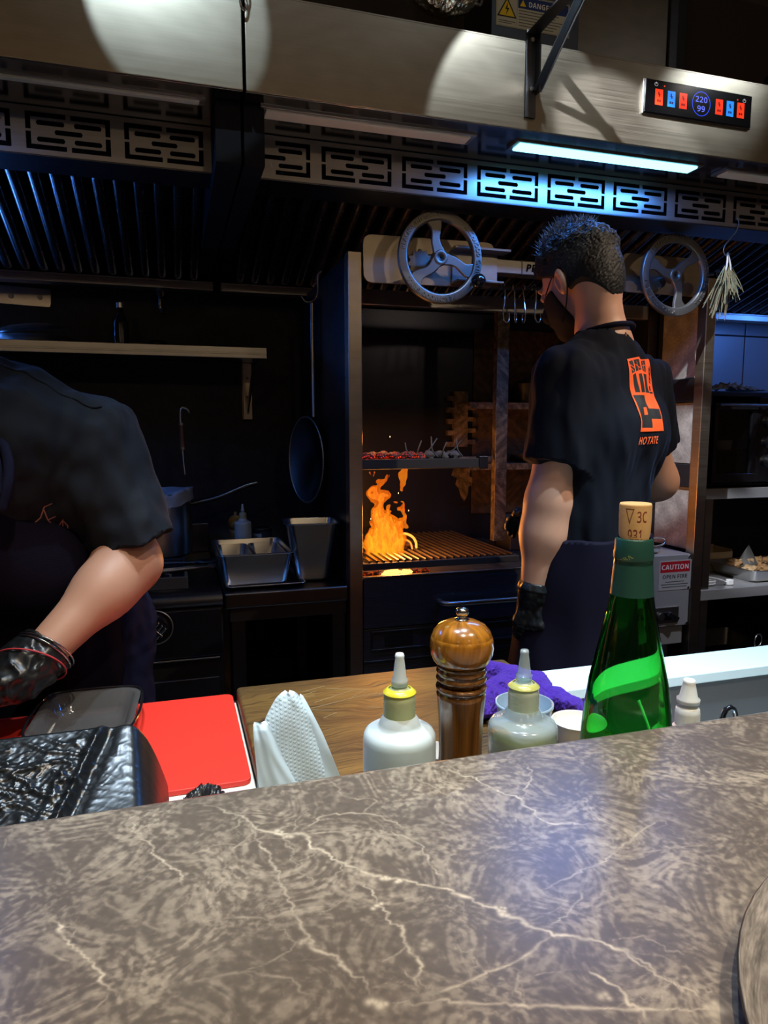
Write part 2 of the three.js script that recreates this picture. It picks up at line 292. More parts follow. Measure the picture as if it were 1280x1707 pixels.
// ---------------------------------------------------------------- extraction hoods
const HY = 2.0, HZ = -1.55, HT = 2.192;
function ventShape(x0, x1, starts, w) {               // steel strip with cut-out fret pattern
  const h = 0.100, s = poly([[x0, 0], [x1, 0], [x1, h], [x0, h]]), t = 0.0105, g = 0.005;
  for (const c of starts) {
    const a = c, b = c + w, y0 = 0.011, y1 = h - 0.011, mx = (a + b) / 2, my = (y0 + y1) / 2;
    const add = (pts) => { if (pts.every(([x]) => x > x0 + 0.001 && x < x1 - 0.001)) s.holes.push(poly(pts, THREE.Path)); };
    add([[a, my + g / 2], [a + t, my + g / 2], [a + t, y1 - t], [mx - g, y1 - t], [mx - g, y1], [a, y1]]);
    add([[b, my + g / 2], [b, y1], [mx + g, y1], [mx + g, y1 - t], [b - t, y1 - t], [b - t, my + g / 2]]);
    add([[a, my - g / 2], [a, y0], [mx - g, y0], [mx - g, y0 + t], [a + t, y0 + t], [a + t, my - g / 2]]);
    add([[b, my - g / 2], [b - t, my - g / 2], [b - t, y0 + t], [mx + g, y0 + t], [mx + g, y0], [b, y0]]);
    const L = w * 0.30, bar = (cx, cy) => add([[cx - L / 2, cy - t * 0.5], [cx + L / 2, cy - t * 0.5], [cx + L / 2 + t * 0.3, cy], [cx + L / 2, cy + t * 0.5], [cx - L / 2, cy + t * 0.5], [cx - L / 2 - t * 0.3, cy]]);
    bar(mx - w * 0.21, my + 0.0175); bar(mx + w * 0.23, my + 0.0175); bar(mx, my); bar(mx - w * 0.21, my - 0.0175); bar(mx + w * 0.23, my - 0.0175);
  }
  return s;
}
function hood(label, x0, x1, starts, w, b0, b1) {     // b0, b1: widths of the boxed ends
  const t = thing('extraction_hood', label, 'hood', [x0, HY, HZ]);
  part(t, 'front_panel', box(x0, HY, HZ - 0.006, x1, HT, HZ, 0.0018), M.hood);
  part(t, 'top_plate', box(x0, HT - 0.003, -2.70, x1, HT + 0.004, HZ - 0.002, 0.001), M.hood);
  part(t, 'bottom_lip', box(x0, HY, HZ - 0.060, x1, HY + 0.004, HZ - 0.0062, 0.0008), M.hoodUnder);
  part(t, 'underside_plate', box(x0 + b0, HY + 0.004, -1.775, x1 - b1, HY + 0.008, HZ - 0.058, 0.0005), M.hoodUnder);
  const X0 = x0 + b0, X1 = x1 - b1;
  part(t, 'vent_panel', extrude(ventShape(X0, X1, starts, w), 0.002).translate(0, HY - 0.098, -1.762), M.vent);
  part(t, 'plenum_floor', box(X0, HY - 0.101, -1.872, X1, HY - 0.0985, -1.760, 0.0008), M.darkSteel);
  part(t, 'plenum_back', box(X0, HY - 0.0985, -1.872, X1, HY + 0.06, -1.869, 0), M.blackMatte);
  for (const [a, b] of [[x0, X0], [X1, x1]]) if (b - a > 0.002) part(t, 'end_box', box(a, HY - 0.125, -2.66, b, HY + 0.003, -1.612, 0.002), M.blackMatte);
  part(t, 'filter_frame', [beam([(x0 + x1) / 2, 1.845, -2.60], [(x0 + x1) / 2, 2.10, -1.85], x1 - x0 - 0.02, 0.004)], M.blackMatte);
  part(t, 'rear_rail', [box(x0 + 0.01, 1.782, -2.62, x1 - 0.01, 1.806, -2.565, 0.002), box(x0 + 0.01, 1.806, -2.70, x1 - 0.01, 1.812, -2.565, 0.001)], M.steel);
  part(t, 'back_plate', box(x0, 1.80, -2.715, x1, HT, -2.70, 0), M.blackMatte);
  const A = V(0, 1.828, -2.548), B = V(0, 2.050, -1.890), d = B.clone().sub(A), cg = new THREE.CapsuleGeometry(0.0165, d.length(), 4, 10);
  cg.applyQuaternion(new THREE.Quaternion().setFromUnitVectors(V(0, 1, 0), d.normalize()));
  for (let x = X0 + 0.03; x < X1 - 0.01; x += 0.0525) if (x > -0.75 && x < 3.0) { const m = new THREE.Mesh(cg, M.baffle); m.name = 'baffle'; m.position.set(x - x0, (A.y + B.y) / 2 - HY, (A.z + B.z) / 2 - HZ); t.add(m); }
  return t;
}
const seq = (a, p, n) => Array.from({ length: n }, (_, i) => a + p * i);
hood('brushed steel extraction hood at left, beyond the chain from the control panel', -1.70, 0.1675, seq(-0.283 - 0.2035 * 6, 0.2035, 8), 0.174, 0.03, 0.055);
const hoodR = hood('long brushed steel extraction hood at right carrying the digital control panel', 0.1735, 2.95, seq(0.168, 0.2092, 13), 0.181, 0.045, 0.03);
for (const [x0, x1] of [[0.19, 0.23]]) ;              // (first motif of the right strip starts inside the end box and is left out by the cut)

// lamps set in the hood underside
function hoodLamp(label, x0, x1, lit, z0 = -1.612, z1 = -1.655) {
  const t = thing('hood_light', label, 'light fixture', [(x0 + x1) / 2, HY, (z0 + z1) / 2]);
  part(t, 'frame', [box(x0 - 0.012, HY - 0.004, z0, x1 + 0.012, HY + 0.0035, z0 + 0.008, 0.001), box(x0 - 0.012, HY - 0.004, z1 - 0.008, x1 + 0.012, HY + 0.0035, z1, 0.001), box(x0 - 0.012, HY - 0.004, z1, x0, HY + 0.0035, z0, 0.001), box(x1, HY - 0.004, z1, x1 + 0.012, HY + 0.0035, z0, 0.001)], M.steel);
  part(t, 'diffuser', box(x0, HY - 0.008, z1 + 0.001, x1, HY + 0.003, z0 - 0.001, 0.003), lit ? std({ color: 0x335566, emissive: lin(0.22, 0.80, 1.0), emissiveIntensity: lit * 1.25, roughness: 0.5 }) : std({ color: lin(0.86, 0.78, 0.64), roughness: 0.55 }));
  if (lit) { const l = new THREE.RectAreaLight(lin(...BLUE), lit * TUBE, x1 - x0, 0.038); l.position.set(0, -0.012, 0); l.rotation.x = -Math.PI / 2; l.name = 'tube_light'; t.add(l); }
  return t;
}
hoodLamp('unlit cream lamp cover under the hood, left of the glowing one', 0.222, 0.712, 0);
hoodLamp('glowing cyan lamp strip under the hood', 0.842, 1.372, 3.0);
hoodLamp('unlit cream lamp cover under the hood, right of the glowing one', 1.47, 1.96, 0);
hoodLamp('narrow unlit lamp strip under the left hood', -0.40, 0.082, 0, -1.612, -1.632);
hoodLamp('cyan lamp strip under the far left hood', -1.02, -0.52, 3.0);

// things on the hoods
{
  const c = [atZ(1072, 133, HZ), atZ(1249, 161, HZ), atZ(1068, 188, HZ)], x0 = c[0].x, x1 = c[1].x, y1 = c[0].y, y0 = c[2].y;
  const t = thing('control_panel', 'black glass control panel with lit red and blue keys on the hood', 'control panel', [(x0 + x1) / 2, (y0 + y1) / 2, HZ]);
  part(t, 'bezel', box(x0 - 0.003, y0 - 0.003, HZ, x1 + 0.003, y1 + 0.003, HZ + 0.006, 0.002), M.chrome);
  const face = canvasTex(1200, 330, (g, W, H) => {
    g.fillStyle = '#050507'; g.fillRect(0, 0, W, H); g.textAlign = 'center'; g.textBaseline = 'middle';
    const key = (x, col) => { g.fillStyle = col; g.fillRect(x - 42, 88, 84, 158); g.strokeStyle = 'rgba(30,0,10,0.75)'; g.lineWidth = 7; g.beginPath(); g.moveTo(x - 16, 140); g.lineTo(x + 16, 140); g.moveTo(x, 112); g.lineTo(x, 165); g.moveTo(x - 12, 118); g.lineTo(x + 12, 162); g.stroke(); g.fillStyle = 'rgba(30,0,10,0.7)'; g.fillRect(x - 20, 192, 18, 24); g.fillRect(x + 3, 192, 18, 24); };
    key(150, '#ff3a1c'); key(285, '#2a8cff'); key(415, '#ff3a1c'); key(822, '#ff3a1c'); key(948, '#2a8cff'); key(1072, '#ff3a1c');
    g.strokeStyle = '#3050ff'; g.lineWidth = 7; g.beginPath(); g.ellipse(618, 165, 100, 122, 0, 0, 7); g.stroke();
    g.fillStyle = '#6a78ff'; g.font = 'bold 78px monospace'; g.fillText('220', 618, 122); g.fillText('99', 618, 215);
    g.fillStyle = '#a9a9b0'; for (const [x, y] of [[116, 44], [1110, 62]]) { g.beginPath(); g.arc(x, y, 17, 0, 7); g.lineWidth = 5; g.strokeStyle = '#a9a9b0'; g.stroke(); g.fillRect(x - 3, y - 24, 6, 22); }
    g.fillStyle = '#c8341c'; g.beginPath(); g.arc(205, 50, 9, 0, 7); g.arc(1030, 62, 9, 0, 7); g.fill();
  });
  part(t, 'glass_face', uvFit(box(x0, y0, HZ + 0.006, x1, y1, HZ + 0.010, 0.0015), x0, x1, y0, y1), std({ map: face, roughness: 0.12, emissive: 0xffffff, emissiveMap: face, emissiveIntensity: 0.85 }));
}
function uvFit(g, x0, x1, y0, y1) { const p = g.attributes.position, u = g.attributes.uv; for (let i = 0; i < p.count; i++) u.setXY(i, (p.getX(i) - x0) / (x1 - x0), (p.getY(i) - y0) / (y1 - y0)); return g; }
{
  const t = thing('chain', 'short steel chain hanging in the gap between the two hoods', 'chain', [0.171, 2.30, -1.535]);
  for (let i = 0; i < 9; i++) {
    const g = new THREE.TorusGeometry(0.0085, 0.0022, 8, 18); g.scale(1, 1.75, 1); if (i % 2) g.rotateY(Math.PI / 2); g.rotateY(0.5); g.translate(0.170 + 0.002 * Math.sin(i), 2.163 + i * 0.0215, -1.534);
    part(t, 'link', g, M.chrome);
  }
}
{
  const p = atZ(885, 60, HZ), q = atZ(882, 198, HZ), x = p.x, t = thing('wall_bracket', 'dark steel triangular shelf bracket bolted to the hood front', 'bracket', [x, q.y, HZ]);
  part(t, 'upright', box(x - 0.014, q.y, HZ, x + 0.014, p.y + 0.01, HZ + 0.006, 0.001), M.darkSteel);
  part(t, 'upright_flange', box(x + 0.010, q.y + 0.05, HZ + 0.006, x + 0.014, p.y + 0.01, HZ + 0.026, 0.001), M.darkSteel);
  part(t, 'arm', beam([x, p.y, HZ + 0.004], [x, p.y, HZ + 0.32], 0.028, 0.005), M.darkSteel);
  part(t, 'strut', beam([x + 0.012, q.y + 0.06, HZ + 0.012], [x + 0.012, p.y - 0.004, HZ + 0.20], 0.018, 0.004), M.darkSteel);
  part(t, 'strut_edge', beam([x + 0.021, q.y + 0.06, HZ + 0.012], [x + 0.021, p.y - 0.004, HZ + 0.20], 0.003, 0.014), M.steel);
  for (const y of [p.y - 0.012, q.y + 0.062]) part(t, 'bolt', cyl(0.005, 0.005, 0.004, 0, 0, 0, 6).rotateX(Math.PI / 2).translate(x, y, HZ + 0.006), M.steel);
}
{
  const z = -1.74, a = atZ(826, 40, z), b = atZ(948, 57, z), t = thing('electrical_box', 'dark electrical box behind the hood top with a cream high voltage warning sign', 'electrical box', [(a.x + b.x) / 2, HT, z]);
  part(t, 'casing', box(a.x - 0.012, HT + 0.0045, z - 0.18, b.x + 0.03, 2.62, z, 0.004), M.darkSteel);
  const sign = canvasTex(900, 340, (g, W, H) => {
    g.fillStyle = '#c4bea4'; g.fillRect(0, 0, W, H); g.fillStyle = '#16306e'; g.fillRect(262, 14, W - 280, 116); g.strokeStyle = '#5a5646'; g.lineWidth = 3; g.strokeRect(8, 8, W - 16, H - 16); g.beginPath(); g.moveTo(252, 8); g.lineTo(252, H - 8); g.stroke();
    const tri = (x, y, s) => { g.fillStyle = '#101010'; g.beginPath(); g.moveTo(x, y - s); g.lineTo(x + s * 1.05, y + s * 0.8); g.lineTo(x - s * 1.05, y + s * 0.8); g.closePath(); g.fill(); g.fillStyle = '#f0c818'; g.beginPath(); g.moveTo(x, y - s * 0.78); g.lineTo(x + s * 0.84, y + s * 0.68); g.lineTo(x - s * 0.84, y + s * 0.68); g.closePath(); g.fill(); };
    tri(130, 155, 112); g.fillStyle = '#101010'; g.beginPath(); g.moveTo(142, 80); g.lineTo(108, 170); g.lineTo(132, 164); g.lineTo(116, 226); g.lineTo(158, 148); g.lineTo(134, 152); g.closePath(); g.fill();
    tri(322, 78, 46); g.fillStyle = '#f4f0e0'; g.font = 'bold 74px sans-serif'; g.textBaseline = 'middle'; g.fillText('DANGER!', 388, 78);
    g.fillStyle = '#4b493f'; for (let y = 150; y < 310; y += 30) g.fillRect(272, y, 560 - (y % 7) * 22, 8); g.fillRect(30, 280, 200, 8); g.fillRect(30, 300, 160, 7);
  });
  const y0 = a.y - 0.002, x0 = a.x, x1 = b.x, y1 = y0 + (x1 - x0) * 0.38;
  part(t, 'warning_sign', uvFit(box(x0, y0, z, x1, y1, z + 0.0015, 0), x0, x1, y0, y1), std({ map: sign, roughness: 0.6 }));
}
{
  const c = atZ(738, -26, -1.60), f = (x, y, z) => ell(x, y, z, [c.x, c.y, c.z], [0.094, 0.072, 0.05]) + 0.006 * Math.abs(noise(x * 26, y * 16, z * 26)) + 0.0035 * Math.abs(noise(x * 70, y * 50, z * 70));
  const t = thing('foil_duct', 'crumpled silver foil duct hanging over the hood top edge', 'duct', [c.x, c.y, c.z]);
  part(t, 'foil', surf(f, [c.x - 0.12, c.y - 0.09, c.z - 0.07], [c.x + 0.12, c.y + 0.10, c.z + 0.07], 0.004), std({ color: lin(0.72, 0.68, 0.58), metalness: 1, roughness: 0.25 }));
  part(t, 'wire_hoop', tube([[c.x + 0.07, c.y - 0.045, c.z + 0.03], [c.x + 0.085, c.y - 0.04, c.z + 0.02], [c.x + 0.10, c.y + 0.0, c.z], [c.x + 0.09, c.y + 0.06, c.z - 0.01]], 0.003), M.steel);
}
{
  const z = -1.95, a = atZ(952, 60, z), b = atZ(1112, 80, z);
  const t = thing('exhaust_duct', 'square stainless exhaust duct rising behind the hood beside the bracket', 'duct', [(a.x + b.x) / 2, HT, z]);
  part(t, 'duct_box', box(a.x, HT + 0.0045, z - 0.4, b.x, 3.2, z, 0.004), M.hood);
  part(t, 'seam', [box(b.x + 0.001, HT + 0.0045, z - 0.02, b.x + 0.03, 3.2, z + 0.01, 0.002)], M.darkSteel);
  const c = atZ(1136, 60, z);
  const p = thing('cable_trunking', 'dark vertical cable trunking beside the exhaust duct', 'trunking', [c.x, HT, z]);
  part(p, 'cover', box(c.x - 0.018, HT + 0.0045, z - 0.05, c.x + 0.02, 3.2, z, 0.003), M.black);
  part(p, 'loop', tube(seq(0, 0.5, 8).map((k) => [c.x + 0.0 + 0.018 * Math.cos(k), HT + 0.020 + 0.015 * Math.sin(k), z + 0.02]), 0.003), M.steel);
  const e = atZ(1300, 112, -1.72);
  solo('storage_jar', 'dark blue round-shouldered jar standing on the right hood', 'jar', lathe([[0.0001, 0], [0.066, 0], [0.07, 0.006], [0.07, 0.075], [0.06, 0.095], [0.04, 0.106], [0.038, 0.125], [0.0001, 0.125]], 40), std({ color: lin(0.012, 0.016, 0.06), roughness: 0.4 }), [e.x, HT + 0.0042, -1.72]);
}

// ---------------------------------------------------------------- cooking line: wall shelf and what stands on it
{
  const z = -2.40, t = thing('wall_shelf', 'long steel wall shelf with upturned edge under the left hood', 'shelf', [-0.6, 1.555, -2.55]);
  part(t, 'board', box(-1.6, 1.548, -2.715, 0.318, 1.554, z + 0.001, 0.001), M.steel);
  part(t, 'front_edge', box(-1.6, 1.536, z - 0.006, 0.319, 1.573, z, 0.002), M.steel);
  const br = part(t, 'bracket', [box(0.262, 1.335, -2.715, 0.300, 1.547, -2.708, 0.001), beam([0.281, 1.544, -2.42], [0.281, 1.37, -2.70], 0.006, 0.03), box(0.264, 1.335, -2.708, 0.298, 1.547, -2.69, 0.002)], M.steelWarm);
  for (const y of [1.36, 1.42, 1.49]) part(br, 'screw', cyl(0.005, 0.005, 0.003, 0, 0, 0, 8).rotateX(Math.PI / 2).translate(0.281, y, -2.689), M.darkSteel);
}
{
  const p = atZ(50, 528, -2.52), pan1 = thing('frying_pan', 'steel frying pan tilted on the wall shelf', 'pan', [p.x, 1.555, -2.55]);
  local(pan1, 'bowl', lathe([[0.0001, 0.0], [0.085, 0.0], [0.115, 0.038], [0.117, 0.038], [0.088, -0.003], [0.0001, -0.003]], 40).translate(0, 0.004, 0), M.panSteel);
  local(pan1, 'handle', tube([[-0.11, 0.036, 0], [-0.20, 0.05, 0.01], [-0.30, 0.055, 0.02]], 0.008), M.black);
  const l = thing('steel_plate', 'shiny steel plate tilted on top of the frying pan', 'plate', [p.x - 0.01, 1.619, -2.54]);
  local(l, 'dome', lathe([[0.108, 0], [0.10, 0.008], [0.05, 0.02], [0.0001, 0.023], [0.0001, 0.021], [0.05, 0.018], [0.1, 0.006], [0.106, 0]], 40), M.panSteel); l.rotation.set(0.16, 0, 0.10);
  const b = atZ(202, 560, -2.56), bt = thing('sauce_bottle', 'tall black sauce bottle on the wall shelf', 'bottle', [b.x, 1.5545, -2.56]);
  local(bt, 'body', lathe([[0.0001, 0], [0.024, 0], [0.026, 0.004], [0.026, 0.10], [0.018, 0.122], [0.010, 0.132], [0.010, 0.152], [0.0001, 0.152]], 28), M.blackGloss);
  local(bt, 'cap', cyl(0.012, 0.012, 0.016, 0, 0.1525, 0, 20), M.steel);
  const y1 = atZ(177, 556, -2.6); solo('spice_tub', 'small yellow spice tub left of the black bottle on the wall shelf', 'tub', [cyl(0.020, 0.022, 0.030, 0, 0, 0), cyl(0.024, 0.024, 0.006, 0, 0.0305, 0)], std({ color: lin(0.55, 0.38, 0.03), roughness: 0.5 }), [y1.x - 0.01, 1.5545, -2.58]);
  const y2 = atZ(226, 556, -2.6); solo('spice_tin', 'flat orange tin right of the black bottle on the wall shelf', 'tin', [cyl(0.034, 0.034, 0.030, 0, 0, 0), cyl(0.035, 0.035, 0.008, 0, 0.0305, 0)], std({ color: lin(0.42, 0.18, 0.03), roughness: 0.45 }), [y2.x, 1.5545, -2.60]);
  const y3 = atZ(252, 556, -2.6); solo('storage_jar', 'squat black jar next to the orange tin on the wall shelf', 'jar', lathe([[0.0001, 0], [0.03, 0], [0.032, 0.004], [0.032, 0.04], [0.026, 0.048], [0.0001, 0.05]], 28), M.blackGloss, [y3.x + 0.02, 1.5545, -2.57]);
  const k = atZ(36, 492, -2.70), h = thing('mounting_plate', 'pale metal plate with two bolts fixed to the wall under the hood', 'plate', [k.x, k.y, -2.72]);
  local(h, 'plate', extrude(roundRect(0.22, 0.062, 0.012), 0.006, 0.001).rotateZ(-0.04).translate(-0.02, 0, 0.001), M.steelWarm);
  for (const x of [-0.045, 0.045]) local(h, 'bolt', cyl(0.010, 0.009, 0.005, 0, 0, 0, 6).rotateX(Math.PI / 2).translate(x + 0.01, -0.002, 0.008), M.castIron);
  const n = atZ(267, 502, -2.68), nz = thing('wall_hook', 'short chrome hook on the wall under the hood rail', 'hook', [n.x, n.y, -2.72]);
  local(nz, 'hook', tube([[0, 0.035, 0.006], [0, 0.035, 0.03], [0, 0.02, 0.04], [0, -0.02, 0.042], [0.004, -0.035, 0.034]], 0.007), M.chrome);
  local(nz, 'rose', cyl(0.014, 0.014, 0.006, 0, 0, 0).rotateX(Math.PI / 2).translate(0, 0.035, 0.0005), M.steel);
}
{  // long-handled skimmer hanging against the outer side of the grill
  const X = 0.462, top = atX(520, 506, X), bot = atX(519, 695, X), z = top.z, t = thing('wok_skimmer', 'long-handled dark skimmer hanging on a hook left of the grill', 'skimmer', [X, bot.y, z]);
  part(t, 'handle', tube([[X, top.y, z], [X, (top.y + bot.y) / 2, z], [X, bot.y, z + 0.004]], 0.0075, 20), M.steel);
  const bowl = (lift) => sheet(28, 16, (u, v) => { const a = u * Math.PI * 2; return [(0.105 + lift) * v * Math.cos(a), (0.145 + lift) * v * Math.sin(a), 0.040 * (v * v - 1) - lift]; });
  const rim = new THREE.TorusGeometry(0.105, 0.0032, 8, 48); rim.scale(1, 1.38, 1);
  const pose = (q) => q.rotateY(-1.18).translate(X - 0.030, bot.y - 0.146, z + 0.012);
  part(t, 'bowl', pose(join([bowl(0), bowl(0.003)])), M.darkSteel); part(t, 'rim', pose(rim), M.steel);
  const k = thing('hanging_hook', 'thin wire hook holding the skimmer under the hood', 'hook', [X, top.y, z]);
  part(k, 'wire', tube([[X - 0.035, top.y + 0.02, z], [X - 0.02, top.y + 0.004, z + 0.002], [X + 0.008, top.y + 0.012, z], [X + 0.020, top.y + 0.04, z], [X + 0.021, top.y + 0.095, z], [X + 0.031, top.y + 0.105, z]], 0.0028, 30), M.steel);
}

// ---------------------------------------------------------------- gas range at left
{
  const F = -1.95, x0 = -1.25, x1 = 0.121, t = thing('gas_range', 'black gas range with chrome knob at left beside the steel prep table', 'range', [-0.5, 0, -2.3]);
  part(t, 'body', box(x0, 0.10, -2.66, x1, 0.80, F - 0.012, 0.004), M.black);
  part(t, 'cooktop', [box(x0, 0.801, -2.66, x1, 0.842, F - 0.02, 0.004), new THREE.CylinderGeometry(0.0205, 0.0205, x1 - x0, 20).rotateZ(Math.PI / 2).translate((x0 + x1) / 2, 0.8215, F - 0.02)], M.darkSteel);
  part(t, 'splashback', box(x0, 0.842, -2.66, x1, 0.95, -2.64, 0.003), M.darkSteel);
  part(t, 'control_fascia', box(x0 + 0.004, 0.662, F - 0.0115, x1 - 0.004, 0.798, F - 0.002, 0.003), M.blackGloss);
  part(t, 'trim', box(x0 + 0.004, 0.655, F - 0.0115, x1 - 0.012, 0.659, F + 0.002, 0.001), M.steel);
  for (const [a, b] of [[-1.2, -0.62], [-0.60, -0.085], [-0.075, 0.108]]) part(t, 'oven_door', box(a, 0.14, F - 0.0115, b, 0.60, F - 0.002, 0.004), M.black);
  for (const x of [-1.0, -0.68, -0.37, -0.063]) {
    const k = part(t, 'knob', [new THREE.CylinderGeometry(0.034, 0.036, 0.022, 32).rotateX(Math.PI / 2).translate(x, 0.756, F + 0.010)], M.blackGloss);
    part(k, 'grip', [-0.018, -0.006, 0.006, 0.018].map((q) => box(q - 0.003, -0.024, 0.021, q + 0.003, 0.024, 0.032, 0.002)).concat([box(-0.026, -0.004, 0.020, 0.026, 0.004, 0.034, 0.002)]).map((g) => g.rotateZ(-0.75).translate(x, 0.756, F)), M.chrome);
    const ring = new THREE.TorusGeometry(0.047, 0.0022, 8, 40).translate(x, 0.756, F - 0.001); part(k, 'dial_ring', ring, M.castIron);
  }
  for (const cx of [-0.95, -0.55, -0.12]) for (const cz of [-2.16, -2.46]) {
    const g = part(t, 'burner', [cyl(0.05, 0.045, 0.018, cx, 0.842, cz, 28), cyl(0.03, 0.028, 0.010, cx, 0.86, cz, 24)], M.soot);
    part(g, 'pan_support', [0, 1, 2, 3].map((k) => beam([cx + 0.03 * Math.cos(k * 1.571 + 0.785), 0.876, cz + 0.03 * Math.sin(k * 1.571 + 0.785)], [cx + 0.145 * Math.cos(k * 1.571 + 0.785), 0.876, cz + 0.145 * Math.sin(k * 1.571 + 0.785)], 0.010, 0.012)).concat([box(cx - 0.15, 0.846, cz - 0.15, cx + 0.15, 0.882, cz - 0.14, 0.003), box(cx - 0.15, 0.846, cz + 0.14, cx + 0.15, 0.882, cz + 0.15, 0.003), box(cx - 0.15, 0.846, cz - 0.14, cx - 0.14, 0.882, cz + 0.14, 0.003), box(cx + 0.14, 0.846, cz - 0.14, cx + 0.15, 0.882, cz + 0.14, 0.003)]), M.soot);
  }
  // stock pot under plastic film
  const c = atZ(262, 880, -2.40), pt = thing('stock_pot', 'steel stock pot covered with blue-tinted plastic film on the range', 'pot', [c.x, 0.8825, -2.42]);
  local(pt, 'wall', lathe([[0.0001, 0], [0.108, 0], [0.112, 0.005], [0.112, 0.200], [0.116, 0.204], [0.113, 0.207], [0.109, 0.203], [0.109, 0.006], [0.0001, 0.004]], 48), M.panSteel);
  local(pt, 'film', [sheet(60, 14, (u, v) => { const a = u * Math.PI * 2, w = noise(Math.cos(a) * 3, Math.sin(a) * 3, v * 2); return v < 0.55 ? [0.117 * (v / 0.55) * Math.cos(a), 0.212 + 0.014 * w * v + 0.012 * Math.sin(a * 2 + 1), 0.117 * (v / 0.55) * Math.sin(a)] : [(0.118 + 0.004 * w) * Math.cos(a), 0.212 + 0.014 * w * 0.55 + 0.012 * Math.sin(a * 2 + 1) - (v - 0.55) * 0.10, (0.118 + 0.004 * w) * Math.sin(a)]; })], std({ color: lin(0.50, 0.62, 0.80), roughness: 0.25, transmission: 0.35, thickness: 0 }));
  local(pt, 'handle', tube([[0.112, 0.165, 0.0], [0.20, 0.185, 0.01], [0.30, 0.225, 0.02], [0.33, 0.232, 0.02]], 0.0085), M.darkSteel);
  const l = atZ(306, 770, -2.36), l2 = atZ(301, 684, -2.36), ld = thing('ladle', 'ladle with a wooden grip standing up behind the film of the pot', 'ladle', [l.x, l.y - 0.05, -2.36]);
  part(ld, 'rod', tube([[l.x + 0.003, l.y - 0.04, -2.36], [l.x, l.y, -2.36], [l2.x, l2.y, -2.36], [l2.x + 0.004, l2.y + 0.008, -2.36], [l2.x + 0.02, l2.y + 0.004, -2.36], [l2.x + 0.026, l2.y - 0.006, -2.36]], 0.004, 36), M.steel);
  const gm = [0.28, 0.72].map((k) => l.clone().lerp(l2, k)); part(ld, 'grip', rod(gm[0].toArray(), gm[1].toArray(), 0.0085, 0.0075, 14), M.brown);
  part(ld, 'ferrule', [rod(l.clone().lerp(l2, 0.71).toArray(), l.clone().lerp(l2, 0.76).toArray(), 0.0088), rod(l.clone().lerp(l2, 0.24).toArray(), l.clone().lerp(l2, 0.29).toArray(), 0.0092)], M.steel);
  // tongs and spoon rest lying on the cooktop
  const tg = thing('tongs', 'steel tongs lying across the front of the range', 'tongs', [0.02, 0.884, -2.1]);
  part(tg, 'arm', beam([-0.10, 0.889, -2.05], [0.10, 0.889, -2.12], 0.016, 0.004), M.steel); part(tg, 'arm', beam([-0.10, 0.889, -2.08], [0.10, 0.889, -2.125], 0.016, 0.004), M.steel);
  part(tg, 'hinge', cyl(0.012, 0.012, 0.010, 0.102, 0.884, -2.122, 14), M.steel);
  const sp = thing('spoon', 'dark cooking spoon lying on the range behind the tongs', 'spoon', [-0.05, 0.884, -2.2]);
  part(sp, 'shaft', tube([[-0.16, 0.888, -2.20], [0, 0.889, -2.19], [0.07, 0.888, -2.18]], 0.005), M.darkSteel); part(sp, 'bowl', new THREE.SphereGeometry(0.035, 20, 12).scale(1, 0.25, 0.7).translate(0.09, 0.892, -2.178), M.darkSteel);
}

